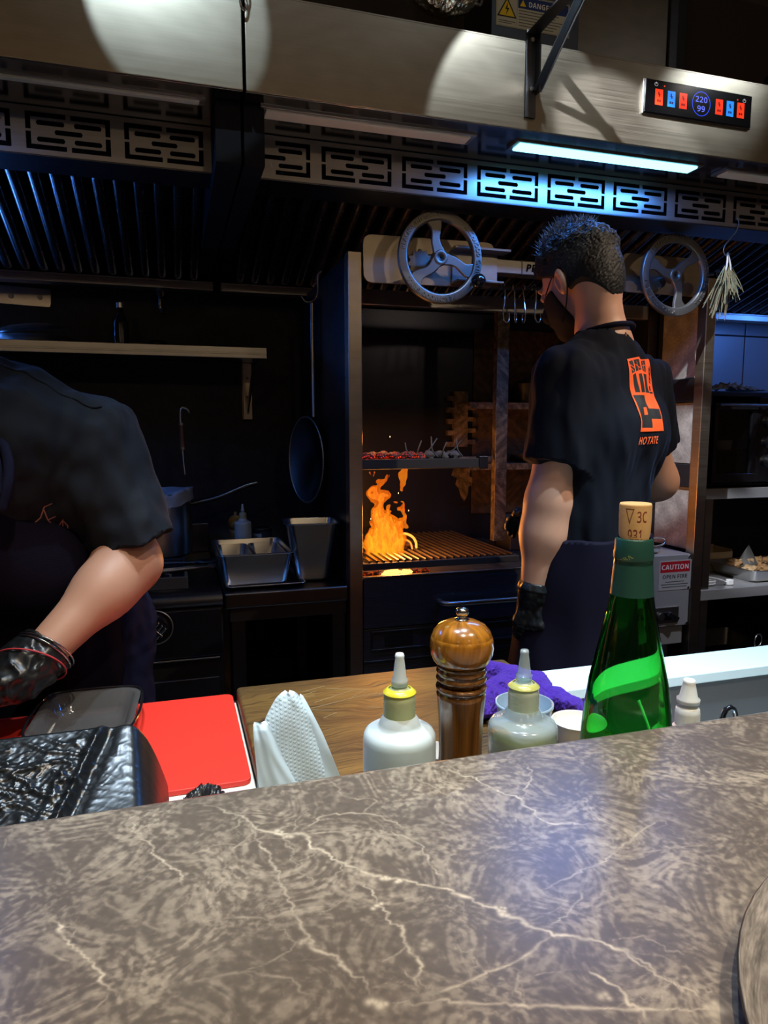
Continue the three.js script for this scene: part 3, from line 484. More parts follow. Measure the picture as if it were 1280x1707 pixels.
// ---------------------------------------------------------------- prep table with pans
{
  const F = -1.95, t = thing('prep_table', 'dark steel prep table between the range and the grill', 'table', [0.32, 0, -2.3]);
  part(t, 'top', box(0.126, 0.792, -2.66, 0.486, 0.838, F, 0.006), M.darkSteel);
  part(t, 'apron_rail', box(0.14, 0.752, F - 0.03, 0.482, 0.7915, F - 0.012, 0.002), M.black);
  for (const [x, z] of [[0.165, F - 0.04], [0.46, F - 0.04], [0.165, -2.62], [0.46, -2.62]]) part(t, 'leg', box(x - 0.02, 0, z - 0.02, x + 0.02, 0.752, z + 0.02, 0.002), M.darkSteel);
  part(t, 'under_shelf', box(0.146, 0.30, -2.64, 0.48, 0.32, F - 0.065, 0.002), M.black);
  const st = thing('sheet_tray', 'flat steel tray under the deep pan on the prep table', 'tray', [0.240, 0.8382, -2.15]);
  local(st, 'shell', pan(0.225, 0.33, 0.012, 0.004, 0.012, 0.0016, 0.004, 0.01, 0, 0), M.panSteel);
  const dp = thing('deep_pan', 'deep steel pan holding two smaller pans on the prep table', 'pan', [0.224, 0.8402, -2.15]);
  local(dp, 'shell', pan(0.212, 0.29, 0.098, 0.012, 0.02, 0.0018, 0.008, 0, 0, 0), M.panSteel);
  for (const [dx, w, lab] of [[-0.051, 0.090, 'left small steel pan set inside the deep pan'], [0.051, 0.090, 'right small steel pan set inside the deep pan']]) { const ip = thing('insert_pan', lab, 'pan', [0.224 + dx, 0.8425, -2.15]); local(ip, 'shell', pan(w, 0.25, 0.084, 0.010, 0.016, 0.0016, 0.004, 0, 0, 0), M.panSteel); }
  const q = thing('square_pan', 'tall steel pan at the right end of the prep table', 'pan', [0.399, 0.8382, -2.075]);
  local(q, 'shell', pan(0.150, 0.135, 0.182, 0.024, 0.022, 0.0018, 0.009, 0, 0, 0), M.panSteel); q.rotation.y = -0.10;
  const m = atZ(393, 880, -2.50), mill2 = thing('pepper_mill', 'small wooden pepper mill standing behind the pans near the back wall', 'pepper mill', [m.x, 0.8382, -2.5]);
  local(mill2, 'body', lathe([[0.0001, 0], [0.026, 0], [0.027, 0.01], [0.022, 0.05], [0.020, 0.09], [0.024, 0.105], [0.0001, 0.105]], 32), std({ color: lin(0.30, 0.17, 0.05), roughness: 0.4 }));
  local(mill2, 'head', lathe([[0.0001, 0.106], [0.02, 0.106], [0.027, 0.125], [0.026, 0.14], [0.015, 0.152], [0.006, 0.156], [0.005, 0.166], [0.0001, 0.168]], 32), std({ color: lin(0.34, 0.20, 0.06), roughness: 0.35 }));
  const s = atZ(405, 880, -2.42); squeeze([s.x, 0.8382, -2.42], 'squeeze bottle of brown sauce standing behind the pans by the back wall', 0.82, std({ color: lin(0.16, 0.15, 0.10), roughness: 0.4 }), M.ldpe, null, 0.5);
  const c = atZ(437, 880, -2.45), can = thing('food_can', 'dark food can with a pale label behind the pans', 'can', [c.x, 0.8382, -2.45]);
  local(can, 'body', lathe([[0.0001, 0], [0.035, 0], [0.036, 0.003], [0.034, 0.006], [0.034, 0.108], [0.036, 0.112], [0.034, 0.114], [0.032, 0.110], [0.0001, 0.110]], 40), M.darkSteel);
  const lb = canvasTex(512, 256, (g, W, H) => { g.fillStyle = '#141a2c'; g.fillRect(0, 0, W, H); g.fillStyle = '#7a8596'; g.fillRect(150, 20, 150, 216); g.fillStyle = '#2a3040'; for (let y = 44; y < 220; y += 22) g.fillRect(168, y, 114 - (y % 7) * 8, 8); });
  local(can, 'label', new THREE.CylinderGeometry(0.0346, 0.0346, 0.092, 40, 1, true).rotateY(2.4).translate(0, 0.057, 0), std({ map: lb, roughness: 0.5 }));
}
function squeeze(pos, label, s, content, plastic, cap, fill = 0.8, capMat = M.ldpeCap, tall = 0.178) {   // round squeeze bottle with a nozzle
  const t = thing('squeeze_bottle', label, 'bottle', pos), Y = (h) => (h < 0.1665 ? h * tall / 0.1665 : tall + (h - 0.1665) * 0.76) * s, k = (l, q = 1) => l.map(([r, h]) => [r * s * q, Y(h)]), H = 0.172 * fill;
  local(t, 'body', lathe(k([[0.0001, 0], [0.031, 0], [0.0345, 0.004], [0.0350, 0.010], [0.0350, 0.152], [0.0345, 0.1565], [0.0325, 0.1600], [0.029, 0.1622], [0.0215, 0.1642], [0.0195, 0.168], [0.0185, 0.172], [0.0155, 0.178]]), 48), plastic);
  local(t, 'contents', lathe(k([[0.0001, 0.003], [0.030, 0.003], [0.0335, 0.007], [0.0338, 0.012], [0.0338, Math.min(0.146, H)], [0.0001, Math.min(0.146, H) + 0.0006]]), 40), content);
  const p = [[0.0001, 0.1785], [0.0185, 0.1745], [0.0185, 0.176]]; for (let i = 0; i < 6; i++) p.push([0.0187, 0.1775 + i * 0.0042], [0.0181, 0.1800 + i * 0.0042]);
  const c = local(t, 'cap', lathe(k([...p, [0.0176, 0.2065], [0.0150, 0.2095], [0.0120, 0.2105], [0.0105, 0.213], [0.0090, 0.2135], [0.0086, 0.2155], [0.0001, 0.216]], 0.83), 40), capMat);
  if (cap) local(c, 'collar', lathe(k([[0.0185, 0.2070], [0.0150, 0.2100], [0.0130, 0.2118], [0.0130, 0.2135], [0.0160, 0.2110], [0.0192, 0.2080], [0.0185, 0.2070]], 0.83), 32), cap);
  local(c, 'nozzle', lathe(k([[0.0001, 0.2165], [0.0080, 0.2165], [0.0082, 0.224], [0.0066, 0.226], [0.0042, 0.252], [0.0046, 0.254], [0.0038, 0.2575], [0.0001, 0.258]]), 24), plastic);
  return t;
}

// ---------------------------------------------------------------- wood-fired grill
const font = await new FontLoader().loadAsync('fonts/droid/droid_sans_bold.typeface.json');
const text3 = (s, size, depth) => new TextGeometry(s, { font, size, depth, curveSegments: 3, bevelEnabled: false });
const grimeTex = dataTex(256, 256, (u, v) => { const q = loop(u, v, 2, 2) + 0.6 * loop(u, v, 7, 7, 3) + 0.3 * loop(u, v, 20, 20, 8), k = Math.max(0, Math.min(1, 0.5 + q * 0.55)); return [62 + 62 * k, 54 + 54 * k, 44 + 44 * k]; }, true, 2.2, 2.2);
M.grime = std({ map: grimeTex, roughness: 0.55, metalness: 0.35 });
M.fireback = std({ color: lin(0.030, 0.034, 0.055), metalness: 0.75, roughness: 0.30, roughnessMap: brushTex });
M.cabinet = std({ color: lin(0.055, 0.060, 0.078), metalness: 0.5, roughness: 0.34, roughnessMap: brushTex });
M.sidePanel = std({ map: dataTex(256, 256, (u, v) => { const q = 150 + 22 * loop(u, v, 1.5, 1.5) + 12 * loop(u, v, 9, 9, 2) + rr(-8, 8); return [q, q * 0.985, q * 0.94]; }, true, 1.5, 1.5), metalness: 0.3, roughness: 0.45 });
const GF = -1.95, ZM = -2.22;
const grill = thing('wood_fired_grill', 'large steel wood-fired grill with two handwheels and open fire bays', 'grill', [1.1, 0, -2.2]);
{
  const P = (n, g, m, l) => part(grill, n, g, m, l);
  P('front_post', box(0.490, 0.10, GF - 0.042, 0.531, 1.797, GF, 0.003), M.steelWarm, 'left front steel post');
  P('front_post', box(1.724, 0.10, GF - 0.042, 1.764, 1.800, GF, 0.003), M.steelWarm, 'right front steel post');
  P('side_panel', box(0.490, 0.10, -2.64, 0.496, 1.790, GF - 0.0425, 0.001), M.darkSteel, 'left outer panel');
  P('back_panel', box(0.4965, 0.60, -2.64, 1.757, 1.76, -2.625, 0.001), M.fireback);
  const side = P('side_wall', box(1.752, 0.10, -2.64, 1.757, 1.76, GF - 0.0425, 0.001), M.black);
  for (const [a, b] of [[1.476, 1.735], [1.178, 1.392], [0.872, 1.094]]) part(side, 'panel', box(1.746, a, -2.19, 1.7515, b, GF - 0.048, 0.002), M.sidePanel);
  for (const y of [1.394, 1.096]) part(side, 'cross_rail', box(1.732, y, -2.19, 1.7515, y + 0.080, GF - 0.048, 0.002), M.black);
  const mp = atZ(832, 905, ZM), rp = atZ(1076, 545, ZM);
  P('middle_post', box(mp.x - 0.022, 0.90, ZM - 0.03, mp.x + 0.024, 1.745, ZM, 0.002), M.grime);
  P('rear_post', box(1.705, 0.80, ZM - 0.03, 1.745, 1.745, ZM + 0.0, 0.002), M.darkSteel);
  P('cross_bar', box(0.535, 1.700, ZM - 0.03, 1.70, 1.750, ZM + 0.005, 0.003), M.steel);
  // lift mechanism
  P('mounting_plate', extrude(roundRect(0.405, 0.132, 0.028), 0.006, 0.001).rotateZ(0.012).translate(0.735, 1.780, GF + 0.002), M.steelWarm, 'left mounting plate');
  P('mounting_plate', extrude(roundRect(0.325, 0.120, 0.022), 0.006, 0.001).translate(1.545, 1.793, GF + 0.002), M.steelWarm, 'right mounting plate');
  P('channel', [box(0.80, 1.722, GF + 0.010, 0.945, 1.728, GF + 0.060, 0.001), box(0.80, 1.728, GF + 0.0095, 0.945, 1.812, GF + 0.014, 0.001), box(0.79, 1.812, GF + 0.0095, 0.965, 1.819, GF + 0.062, 0.001)], M.steel);
  const bar = P('top_bar', box(0.946, 1.764, GF - 0.045, 1.470, 1.806, GF + 0.004, 0.003), M.steel);
  part(bar, 'joint', box(1.030, 1.763, GF - 0.044, 1.0335, 1.8065, GF + 0.0052, 0), M.darkSteel);
  { const g = text3('PEACHWOOD GRILL', 0.022, 0.0015); g.applyMatrix4(new THREE.Matrix4().makeShear(0, 0, 0.18, 0, 0, 0)); part(bar, 'lettering', g.translate(1.043, 1.774, GF + 0.0042), M.blackMatte); }
  P('hanging_rod', rod([0.935, 1.735, -2.02], [1.40, 1.762, -2.06], 0.006), M.darkSteel);
  // handwheels
  function wheel(cx, cy, turn, knobAngle, knobOut, label) {
    const cz = GF + 0.095, prof = [[0.0975, -0.005], [0.0975, 0.005], [0.1005, 0.0085], [0.1035, 0.0090], [0.1220, 0.0090], [0.1238, 0.0065], [0.1248, 0.002], [0.1248, -0.003], [0.121, -0.008], [0.104, -0.008], [0.0975, -0.005]];
    const rim = lathe(prof, 72).rotateX(Math.PI / 2), geo = [rim];
    for (let k = 0; k < 3; k++) {                       // S-curved flat spokes
      const a = turn + k * Math.PI * 2 / 3, s = new THREE.Shape(), L = [], R = [];
      for (let i = 0; i <= 14; i++) { const q = i / 14, r = 0.008 + q * 0.096, off = 0.011 * Math.sin(q * Math.PI * 2) * q, w = 0.0175 - 0.0055 * Math.sin(Math.min(1, q * 1.15) * Math.PI) + 0.0035 * Math.max(0, q - 0.75) * 4; L.push([r, off + w]); R.push([r, off - w]); }
      [...L, ...R.reverse()].forEach(([x, y], i) => (i ? s.lineTo(x, y) : s.moveTo(x, y))); s.closePath();
      geo.push(extrude(s, 0.007, 0.002).translate(0, 0, -0.0035).rotateZ(a));
    }
    geo.push(lathe([[0.0045, -0.02], [0.022, -0.02], [0.022, 0.004], [0.018, 0.008], [0.0045, 0.008], [0.0045, -0.02]], 32).rotateX(Math.PI / 2));
    const w = P('handwheel', geo.map((g) => g.translate(cx, cy, cz)), M.castIron, label);
    const let3 = [];
    for (const start of [2.98, 0.95, -1.20]) { let a = start + (turn - 1.83) * 0.4; for (const ch of 'PEACHWOOD GRILL') { if (ch !== ' ') { const g = text3(ch, 0.0122, 0.0028); g.computeBoundingBox(); const bw = g.boundingBox.max.x; g.translate(-bw / 2, -0.0059, 0).translate(0, 0.1133, 0).rotateZ(a - Math.PI / 2); let3.push(g.translate(cx, cy, cz + 0.0086)); } a -= ch === ' ' ? 0.06 : ch === 'W' || ch === 'O' ? 0.112 : ch === 'I' ? 0.07 : 0.098; } }
    part(w, 'lettering', let3, M.castIron);
    const kx = cx + 0.1135 * Math.cos(knobAngle), ky = cy + 0.1135 * Math.sin(knobAngle);
    part(w, 'crank_knob', [rod([kx, ky, cz + 0.008], [kx + knobOut * 0.3, ky, cz + 0.030], 0.005), ball(0.0205, kx + knobOut, ky, cz + 0.046, 24)], M.blackGloss);
    const ax = P('axle', [rod([cx, cy, GF + 0.009], [cx, cy, cz - 0.020], 0.011), lathe([[0.0001, 0], [0.026, 0], [0.026, 0.012], [0.0001, 0.012]], 24).rotateX(Math.PI / 2).translate(cx, cy, GF + 0.012)], M.darkSteel);
    const gs = new THREE.Shape(); for (let i = 0; i < 48; i++) { const a = i / 48 * Math.PI * 2, r = i % 4 < 2 ? 0.040 : 0.033; i ? gs.lineTo(r * Math.cos(a), r * Math.sin(a)) : gs.moveTo(r * Math.cos(a), r * Math.sin(a)); } gs.closePath();
    part(ax, 'gear', extrude(gs, 0.008, 0.001).translate(cx - 0.035, cy - 0.004, GF + 0.026), M.castIron);
  }
  wheel(0.730, 1.772, 1.83, -0.62, 0.004, 'left cast handwheel'); wheel(1.512, 1.773, 0.80, 0.06, 0.030, 'right cast handwheel');
  // lower cabinet
  const cab = P('cabinet', [box(0.5315, 0.10, -2.62, 1.240, 0.800, GF - 0.015, 0.003), box(1.2405, 0.10, -2.62, 1.7235, 0.500, -2.03, 0.003), box(1.2405, 0.5005, -2.62, 1.7235, 0.800, -2.19, 0.003)], M.black);
  P('ash_drawer', box(0.533, 0.700, GF - 0.014, 1.235, 0.856, GF, 0.003), M.cabinet);
  P('drawer_edge', box(0.533, 0.8565, GF - 0.014, 1.235, 0.860, GF + 0.002, 0.001), M.steel);
  P('drawer_handle', tube([[0.775, 0.770, GF], [0.775, 0.770, GF + 0.025], [0.787, 0.770, GF + 0.040], [0.93, 0.769, GF + 0.042], [1.17, 0.768, GF + 0.040], [1.182, 0.768, GF + 0.025], [1.182, 0.768, GF]], 0.0085, 60, 12), M.steel);
  const fr = P('lower_panel', box(0.533, 0.50, GF - 0.014, 1.235, 0.697, GF - 0.004, 0.002), M.cabinet);
  part(fr, 'recess_frame', [box(0.556, 0.684, GF - 0.004, 1.19, 0.690, GF + 0.001, 0.001), box(0.556, 0.628, GF - 0.004, 1.19, 0.634, GF + 0.001, 0.001), box(0.556, 0.634, GF - 0.004, 0.562, 0.684, GF + 0.001, 0.001), box(0.533, 0.594, GF - 0.004, 1.235, 0.599, GF + 0.001, 0.001)], M.darkSteel);
  part(fr, 'vent_grille', [box(0.600, 0.640, GF - 0.004, 0.69, 0.676, GF - 0.001, 0.002)], M.blackMatte);
  P('plinth', box(0.533, 0.10, GF - 0.014, 1.235, 0.497, GF - 0.006, 0.002), M.black);
  // fire bay: grate, ember tray
  P('hearth_floor', box(0.535, 0.801, -2.62, 1.235, 0.846, GF - 0.018, 0), M.soot);
  const gr = P('grate_frame', [box(0.535, 0.876, GF - 0.030, 1.055, 0.897, GF - 0.012, 0.003), box(0.535, 0.876, -2.50, 1.055, 0.897, -2.485, 0.003), box(0.533, 0.876, -2.485, 0.545, 0.897, GF - 0.03, 0.002), box(1.045, 0.876, -2.485, 1.057, 0.897, GF - 0.03, 0.002)], M.soot);
  const bg = rod([0, 0, -0.262], [0, 0, 0.262], 0.0040, 0.0040, 8), bm = std({ color: lin(0.16, 0.12, 0.09), metalness: 0.85, roughness: 0.28 });
  for (let i = 0; i < 22; i++) { const m = new THREE.Mesh(bg, bm); m.name = 'grate_bar'; const b = baseOf.get(gr); m.position.set(0.558 + i * 0.0228 - b.x, 0.900 - b.y, -2.234 - b.z); gr.add(m); }
  const em = P('upper_grate', [box(0.533, 1.180, GF - 0.030, 0.912, 1.210, GF - 0.022, 0.002), box(0.533, 1.196, -2.42, 0.912, 1.202, GF - 0.030, 0.001)], M.soot);
  part(em, 'hanger', [box(0.913, 1.176, GF - 0.05, 0.945, 1.216, GF - 0.022, 0.003)], M.black);
  part(em, 'hanger_arm', [box(0.93, 1.184, ZM - 0.01, 1.08, 1.204, ZM + 0.0, 0.002)], M.grime);
  // notched height rails on the fireback
  const nx = atZ(768, 700, -2.58), ny0 = atZ(768, 745, -2.58).y, ny1 = atZ(768, 652, -2.58).y;
  P('notched_rail', [box(nx.x - 0.02, ny0, -2.624, nx.x + 0.04, ny1, -2.60, 0.001)].concat(seq(ny0 + 0.01, 0.046, 4).map((y) => box(nx.x + 0.0405, y, -2.624, nx.x + 0.075, y + 0.018, -2.60, 0.001))).concat(seq(ny0 + 0.0, 0.046, 5).map((y) => box(nx.x - 0.046, y, -2.624, nx.x - 0.0205, y + 0.02, -2.60, 0.001))), M.grime);
  const ly0 = atZ(775, 838, -2.58).y, ly1 = atZ(775, 782, -2.58).y;
  { const s = new THREE.Shape(); [[-0.03, 1], [0.045, 1], [0.040, 0.75], [0.075, 0.72], [0.06, 0.5], [0.036, 0.45], [0.034, 0.2], [0.018, 0], [0.004, 0.16], [-0.006, 0.4], [-0.022, 0.52], [-0.014, 0.72], [-0.04, 0.8]].forEach(([x, q], i) => { const y = ly0 + (ly1 - ly0) * q; i ? s.lineTo(nx.x + 0.02 + x, y) : s.moveTo(nx.x + 0.02 + x, y); }); P('peeled_patch', extrude(s, 0.002).translate(0, 0, -2.6245), M.grime, 'bare patch where the soot has peeled off'); }
  // right bay shelves
  const zb = -2.46, s1 = atZ(860, 676, zb).y, s2 = atZ(860, 777, zb).y, xa = atZ(735, 660, zb).x + 0.12;
  for (const y of [s1, s2]) P('bay_shelf', [box(xa, y - 0.014, zb - 0.004, 1.70, y + 0.012, zb, 0.002), box(xa, y + 0.006, -2.62, 1.70, y + 0.0115, zb - 0.004, 0.001)], M.grime);
  P('bay_back', box(mp.x + 0.07, 0.95, -2.6245, 1.70, 1.70, -2.618, 0.001), std({ map: grimeTex, color: lin(0.35, 0.26, 0.19), roughness: 0.6, metalness: 0.2 }));
}
{
  const zb = -2.46, s1 = atZ(860, 676, zb).y + 0.0122, s2 = atZ(860, 777, zb).y + 0.0122, p = atZ(880, 655, -2.52);
  const sp = thing('small_pot', 'small black pot on the upper shelf of the right grill bay', 'pot', [p.x, s1, -2.53]); local(sp, 'body', lathe([[0.0001, 0], [0.045, 0], [0.048, 0.004], [0.05, 0.075], [0.052, 0.078], [0.048, 0.078], [0.046, 0.006], [0.0001, 0.005]], 32), M.black); local(sp, 'lid', lathe([[0.051, 0.0785], [0.04, 0.088], [0.01, 0.093], [0.008, 0.10], [0.0001, 0.102]], 32), M.black);
  const q = atZ(868, 760, -2.52), fp = thing('cast_iron_pan', 'black cast iron pan with bright rim on the lower bay shelf', 'pan', [q.x + 0.05, s2, -2.535]); local(fp, 'bowl', lathe([[0.0001, 0], [0.068, 0], [0.078, 0.03], [0.079, 0.032], [0.076, 0.032], [0.066, 0.004], [0.0001, 0.004]], 36), M.black); local(fp, 'rim', new THREE.TorusGeometry(0.078, 0.0016, 6, 40).rotateX(Math.PI / 2).translate(0, 0.0325, 0), M.chrome);
  // glowing coals and burning things on the grates
  const lump = (r, s) => { const g = mergeVertices(new THREE.IcosahedronGeometry(r, 3).deleteAttribute('uv').deleteAttribute('normal'), 1e-5), a = g.attributes.position; for (let i = 0; i < a.count; i++) { const x = a.getX(i), y = a.getY(i), z = a.getZ(i), k = 1 + 0.38 * noise(x / r * 1.3 + s, y / r * 1.3, z / r * 1.3) + 0.12 * noise(x / r * 4 + s, y / r * 4, z / r * 4); a.setXYZ(i, x * k * 1.35, y * k * 0.8, z * k); } g.computeVertexNormals(); return uvBox(g); };
  const emberTex = dataTex(128, 128, (u, v) => { const q = loop(u, v, 2.2, 2.2, 4) + 0.5 * loop(u, v, 6, 6, 1), k = Math.max(0, q - 0.16); return [Math.min(255, 330 * k), Math.min(255, 90 * k * k), 6 * k]; }, true, 9, 9);
  const hot = std({ color: lin(0.03, 0.02, 0.018), roughness: 0.9, emissive: 0xffffff, emissiveMap: emberTex, emissiveIntensity: 1.3 }), ash = std({ color: lin(0.08, 0.075, 0.07), roughness: 0.95 });
  const gl = [0, 1, 2, 3].map((k) => lump(0.017, k * 7.3));
  for (let i = 0; i < 16; i++) {
    const h = i < 10, x = h ? 0.560 + (i % 5) * 0.042 + rr(-0.008, 0.008) : 0.775 + (i - 10) * 0.021, z = h ? -2.02 - Math.floor(i / 5) * 0.07 : -2.05 - (i % 2) * 0.06;
    solo('charcoal_lump', h ? 'glowing red charcoal lump at the left of the upper grate' : 'grey dead charcoal lump at the right of the upper grate', 'charcoal', gl[i % 4], h ? hot : ash, [x, 1.2145, z], h ? 'glowing charcoal on the upper grate' : 'grey charcoal on the upper grate').rotation.y = i;
  }
  for (let i = 0; i < 7; i++) { const x = 0.70 + i * 0.028; solo('herb_sprig', 'dry burnt herb sprig sticking up from the upper grate', 'herb', tube([[0, 0, 0], [0.02 * (i % 3 - 1), 0.02, 0.01], [0.035 * (i % 3 - 0.6), 0.042 + 0.006 * (i % 4), 0.0]], 0.0022, 10, 5), ash, [x, 1.215, -2.0 - (i % 3) * 0.03], 'burnt herb sprigs on the upper grate'); }
  const hot2 = std({ color: lin(0.05, 0.02, 0.01), emissive: lin(1, 0.45, 0.09), emissiveIntensity: 3.2 });
  for (let i = 0; i < 7; i++) solo('ember', 'glowing orange ember in the tray under the grate', 'ember', lump(0.013, i * 3.1), i > 1 && i < 5 ? hot2 : hot, [0.560 + i * 0.030, 0.8565, -1.990 - (i % 2) * 0.022], 'embers under the grate');
  for (let i = 0; i < 4; i++) solo('meat_piece', 'dark charred piece of meat in the flames on the grate', 'meat', lump(0.022, 40 + i * 5), M.meat, [0.690 + (i % 2) * 0.040, 0.920, -2.16 - Math.floor(i / 2) * 0.05], 'charred meat on the grate').rotation.y = i * 1.3;
  const rc = atY(712, 902, 0.90); solo('burning_strip', 'bright curved strip of burning wood beside the flame', 'firewood', tube([[-0.035, 0.045, 0.0], [-0.015, 0.046, 0.0], [0.006, 0.036, 0.004], [0.018, 0.018, 0.006], [0.02, 0.0, 0.006]], 0.0042, 26, 7), std({ color: lin(0.1, 0.03, 0.01), emissive: lin(1, 0.38, 0.05), emissiveIntensity: 1.8 }), [0.745, 0.909, -2.14]);
  solo('burning_strip', 'thin inner strip of burning wood curling beside the meat', 'firewood', tube([[-0.035, 0.028, 0.0], [-0.012, 0.030, 0.0], [0.004, 0.020, 0.004], [0.010, 0.0, 0.006]], 0.003, 26, 7), std({ color: lin(0.1, 0.03, 0.01), emissive: lin(1, 0.30, 0.03), emissiveIntensity: 1.3 }), [0.737, 0.907, -2.13]);

  // the fire: nested tongues of flame
  const fc = atZ(640, 905, -2.13), fx = fc.x, fz = -2.13, fy = 0.902, tip = atZ(636, 787, -2.13);
  const H = tip.y - fy;
  const tongues = [   // root x, lean, height, radius
    [-0.030, -0.004, 0.62, 0.028], [-0.008, -0.006, 1.0, 0.034], [0.016, -0.020, 0.80, 0.030], [0.036, 0.006, 0.62, 0.026], [-0.046, -0.014, 0.42, 0.020], [0.056, 0.006, 0.44, 0.016], [0.006, 0.012, 0.48, 0.040]];
  const flameField = (grow, amp, lift) => (x, y, z) => {
    const q = (y - fy) / H; let d = 1;
    const wx = amp * noise(x * 13, y * 11 - 3, z * 9) * (0.25 + q * 1.5), wz = amp * noise(x * 13 + 40, y * 11, z * 9) * (0.25 + q);
    for (const [rx, lean, h, r] of tongues) { const b = [fx + rx, fy - 0.004, fz], m = [fx + rx + lean * 0.3, fy + H * h * 0.45, fz], e = [fx + rx + lean, fy + H * h * lift, fz]; d = smin(d, Math.min(cap(x + wx, y, z + wz, b, m, r * 0.95 * grow, r * 0.8 * grow), cap(x + wx, y, z + wz, m, e, r * 0.8 * grow, 0.001)), 0.014); }
    return d + 0.006 * noise(x * 40, y * 24, z * 40);
  };
  const t = thing('flame', 'tall orange and yellow flame burning on the left grate', 'fire', [fx, fy, fz]);
  const paint = (g, fn) => { const p = g.attributes.position, c = new Float32Array(p.count * 4); for (let i = 0; i < p.count; i++) c.set(fn(p.getX(i), p.getY(i), p.getZ(i)), i * 4); g.setAttribute('color', new THREE.BufferAttribute(c, 4)); return g; };
  const fmat = () => new THREE.MeshBasicMaterial({ vertexColors: true, transparent: true, side: THREE.DoubleSide });
  const lo = [fx - 0.12, fy - 0.03, fz - 0.09], hi = [fx + 0.13, fy + H + 0.04, fz + 0.09];
  const keep = (g) => { const n = g.attributes.normal.count; return g; };
  const streak = (x, y, z) => Math.max(0, Math.min(1, 0.5 + 0.6 * noise(x * 75, y * 17, z * 75) + 0.4 * noise(x * 170, y * 50, z * 170)));
  part(t, 'outer_flame', paint(surf(flameField(1.0, 0.030, 1.0), lo, hi, 0.0035), (x, y, z) => { const q = (y - fy) / H, s = streak(x, y, z); return [0.85 + 0.45 * s, 0.10 + 0.26 * s * (1 - q * 0.5), 0.005, 0.50 * (1 - 0.35 * q)]; }), fmat());
  part(t, 'inner_flame', paint(surf(flameField(0.68, 0.030, 0.86), lo, hi, 0.0035), (x, y, z) => { const q = (y - fy) / H, s = streak(x + 5, y, z); return [1.1 + 0.5 * s, 0.22 + 0.50 * s * s * (1 - q), 0.008 + 0.02 * s, 0.60]; }), fmat());
  part(t, 'core_flame', paint(surf(flameField(0.36, 0.030, 0.52), lo, hi, 0.0035), (x, y, z) => { const s = streak(x + 9, y, z); return [1.5, 0.55 + 0.6 * s, 0.05, 0.62]; }), fmat());
  const w = atZ(672, 800, fz), wf = (x, y, z) => Math.min(cap(x + 0.012 * noise(x * 20, y * 20, z), y, z, [w.x - 0.012, w.y - 0.03, fz], [w.x + 0.006, w.y + 0.028, fz], 0.008, 0.011), cap(x + 0.012 * noise(x * 20, y * 24, 3), y, z, [w.x + 0.006, w.y - 0.15, fz], [w.x - 0.004, w.y - 0.075, fz], 0.010, 0.004)) + 0.004 * noise(x * 50, y * 40, z * 50);
  part(t, 'flame_wisp', paint(surf(wf, [w.x - 0.05, w.y - 0.18, fz - 0.03], [w.x + 0.05, w.y + 0.06, fz + 0.03], 0.003), (x, y, z) => [0.95, 0.16 + 0.12 * streak(x, y, z), 0.01, 0.42]), fmat());
  for (const [a, b, lab] of [[650, 728, 'tiny bright spark high above the glowing upper grate'], [681, 851, 'tiny bright spark in the dark bay right of the flame'], [664, 822, 'tiny bright spark just beside the right edge of the flame'], [618, 865, 'tiny bright spark between the flame and the left grill post']]) { const s = atZ(a, b, -2.05); solo('spark', lab, 'spark', new THREE.SphereGeometry(0.0016, 8, 6).scale(0.8, 1.8, 0.8), std({ color: 0x221100, emissive: lin(1, 0.7, 0.35), emissiveIntensity: 2 }), s.toArray(), 'sparks above the fire'); }
  for (const [x, y, z, i, r] of [[fx, fy + 0.10, fz, 0.8, 3], [fx + 0.015, fy + 0.03, fz + 0.03, 0.4, 2], [fx + 0.01, 0.85, -2.02, 0.12, 1], [0.62, 1.27, -2.06, 0.06, 1]]) { const l = new THREE.PointLight(lin(1, 0.34, 0.06), i); l.shadow.radius = r; l.position.set(x - fx, y - fy, z - fz); l.name = 'fire_light'; t.add(l); }
  // pan with a coal at the foot of the right bay, and a small dish
  const c = atZ(862, 880, -2.36), cp = thing('coal_pan', 'dark pan with one glowing coal in the right grill bay', 'pan', [c.x, 0.93, -2.36]); local(cp, 'bowl', lathe([[0.0001, 0], [0.06, 0], [0.075, 0.035], [0.077, 0.037], [0.073, 0.036], [0.058, 0.004], [0.0001, 0.004]], 32), M.soot);
  solo('charcoal_lump', 'single glowing coal lying in the dark pan of the right bay', 'charcoal', lump(0.024, 90), hot, [c.x, 0.955, -2.36]);
  const st = thing('pan_stand', 'sooty steel stand under the coal pan in the right bay', 'stand', [c.x, 0.846, -2.36]); local(st, 'block', [box(-0.06, 0.0005, -0.06, 0.06, 0.0835, 0.06, 0.004)], M.soot);
}
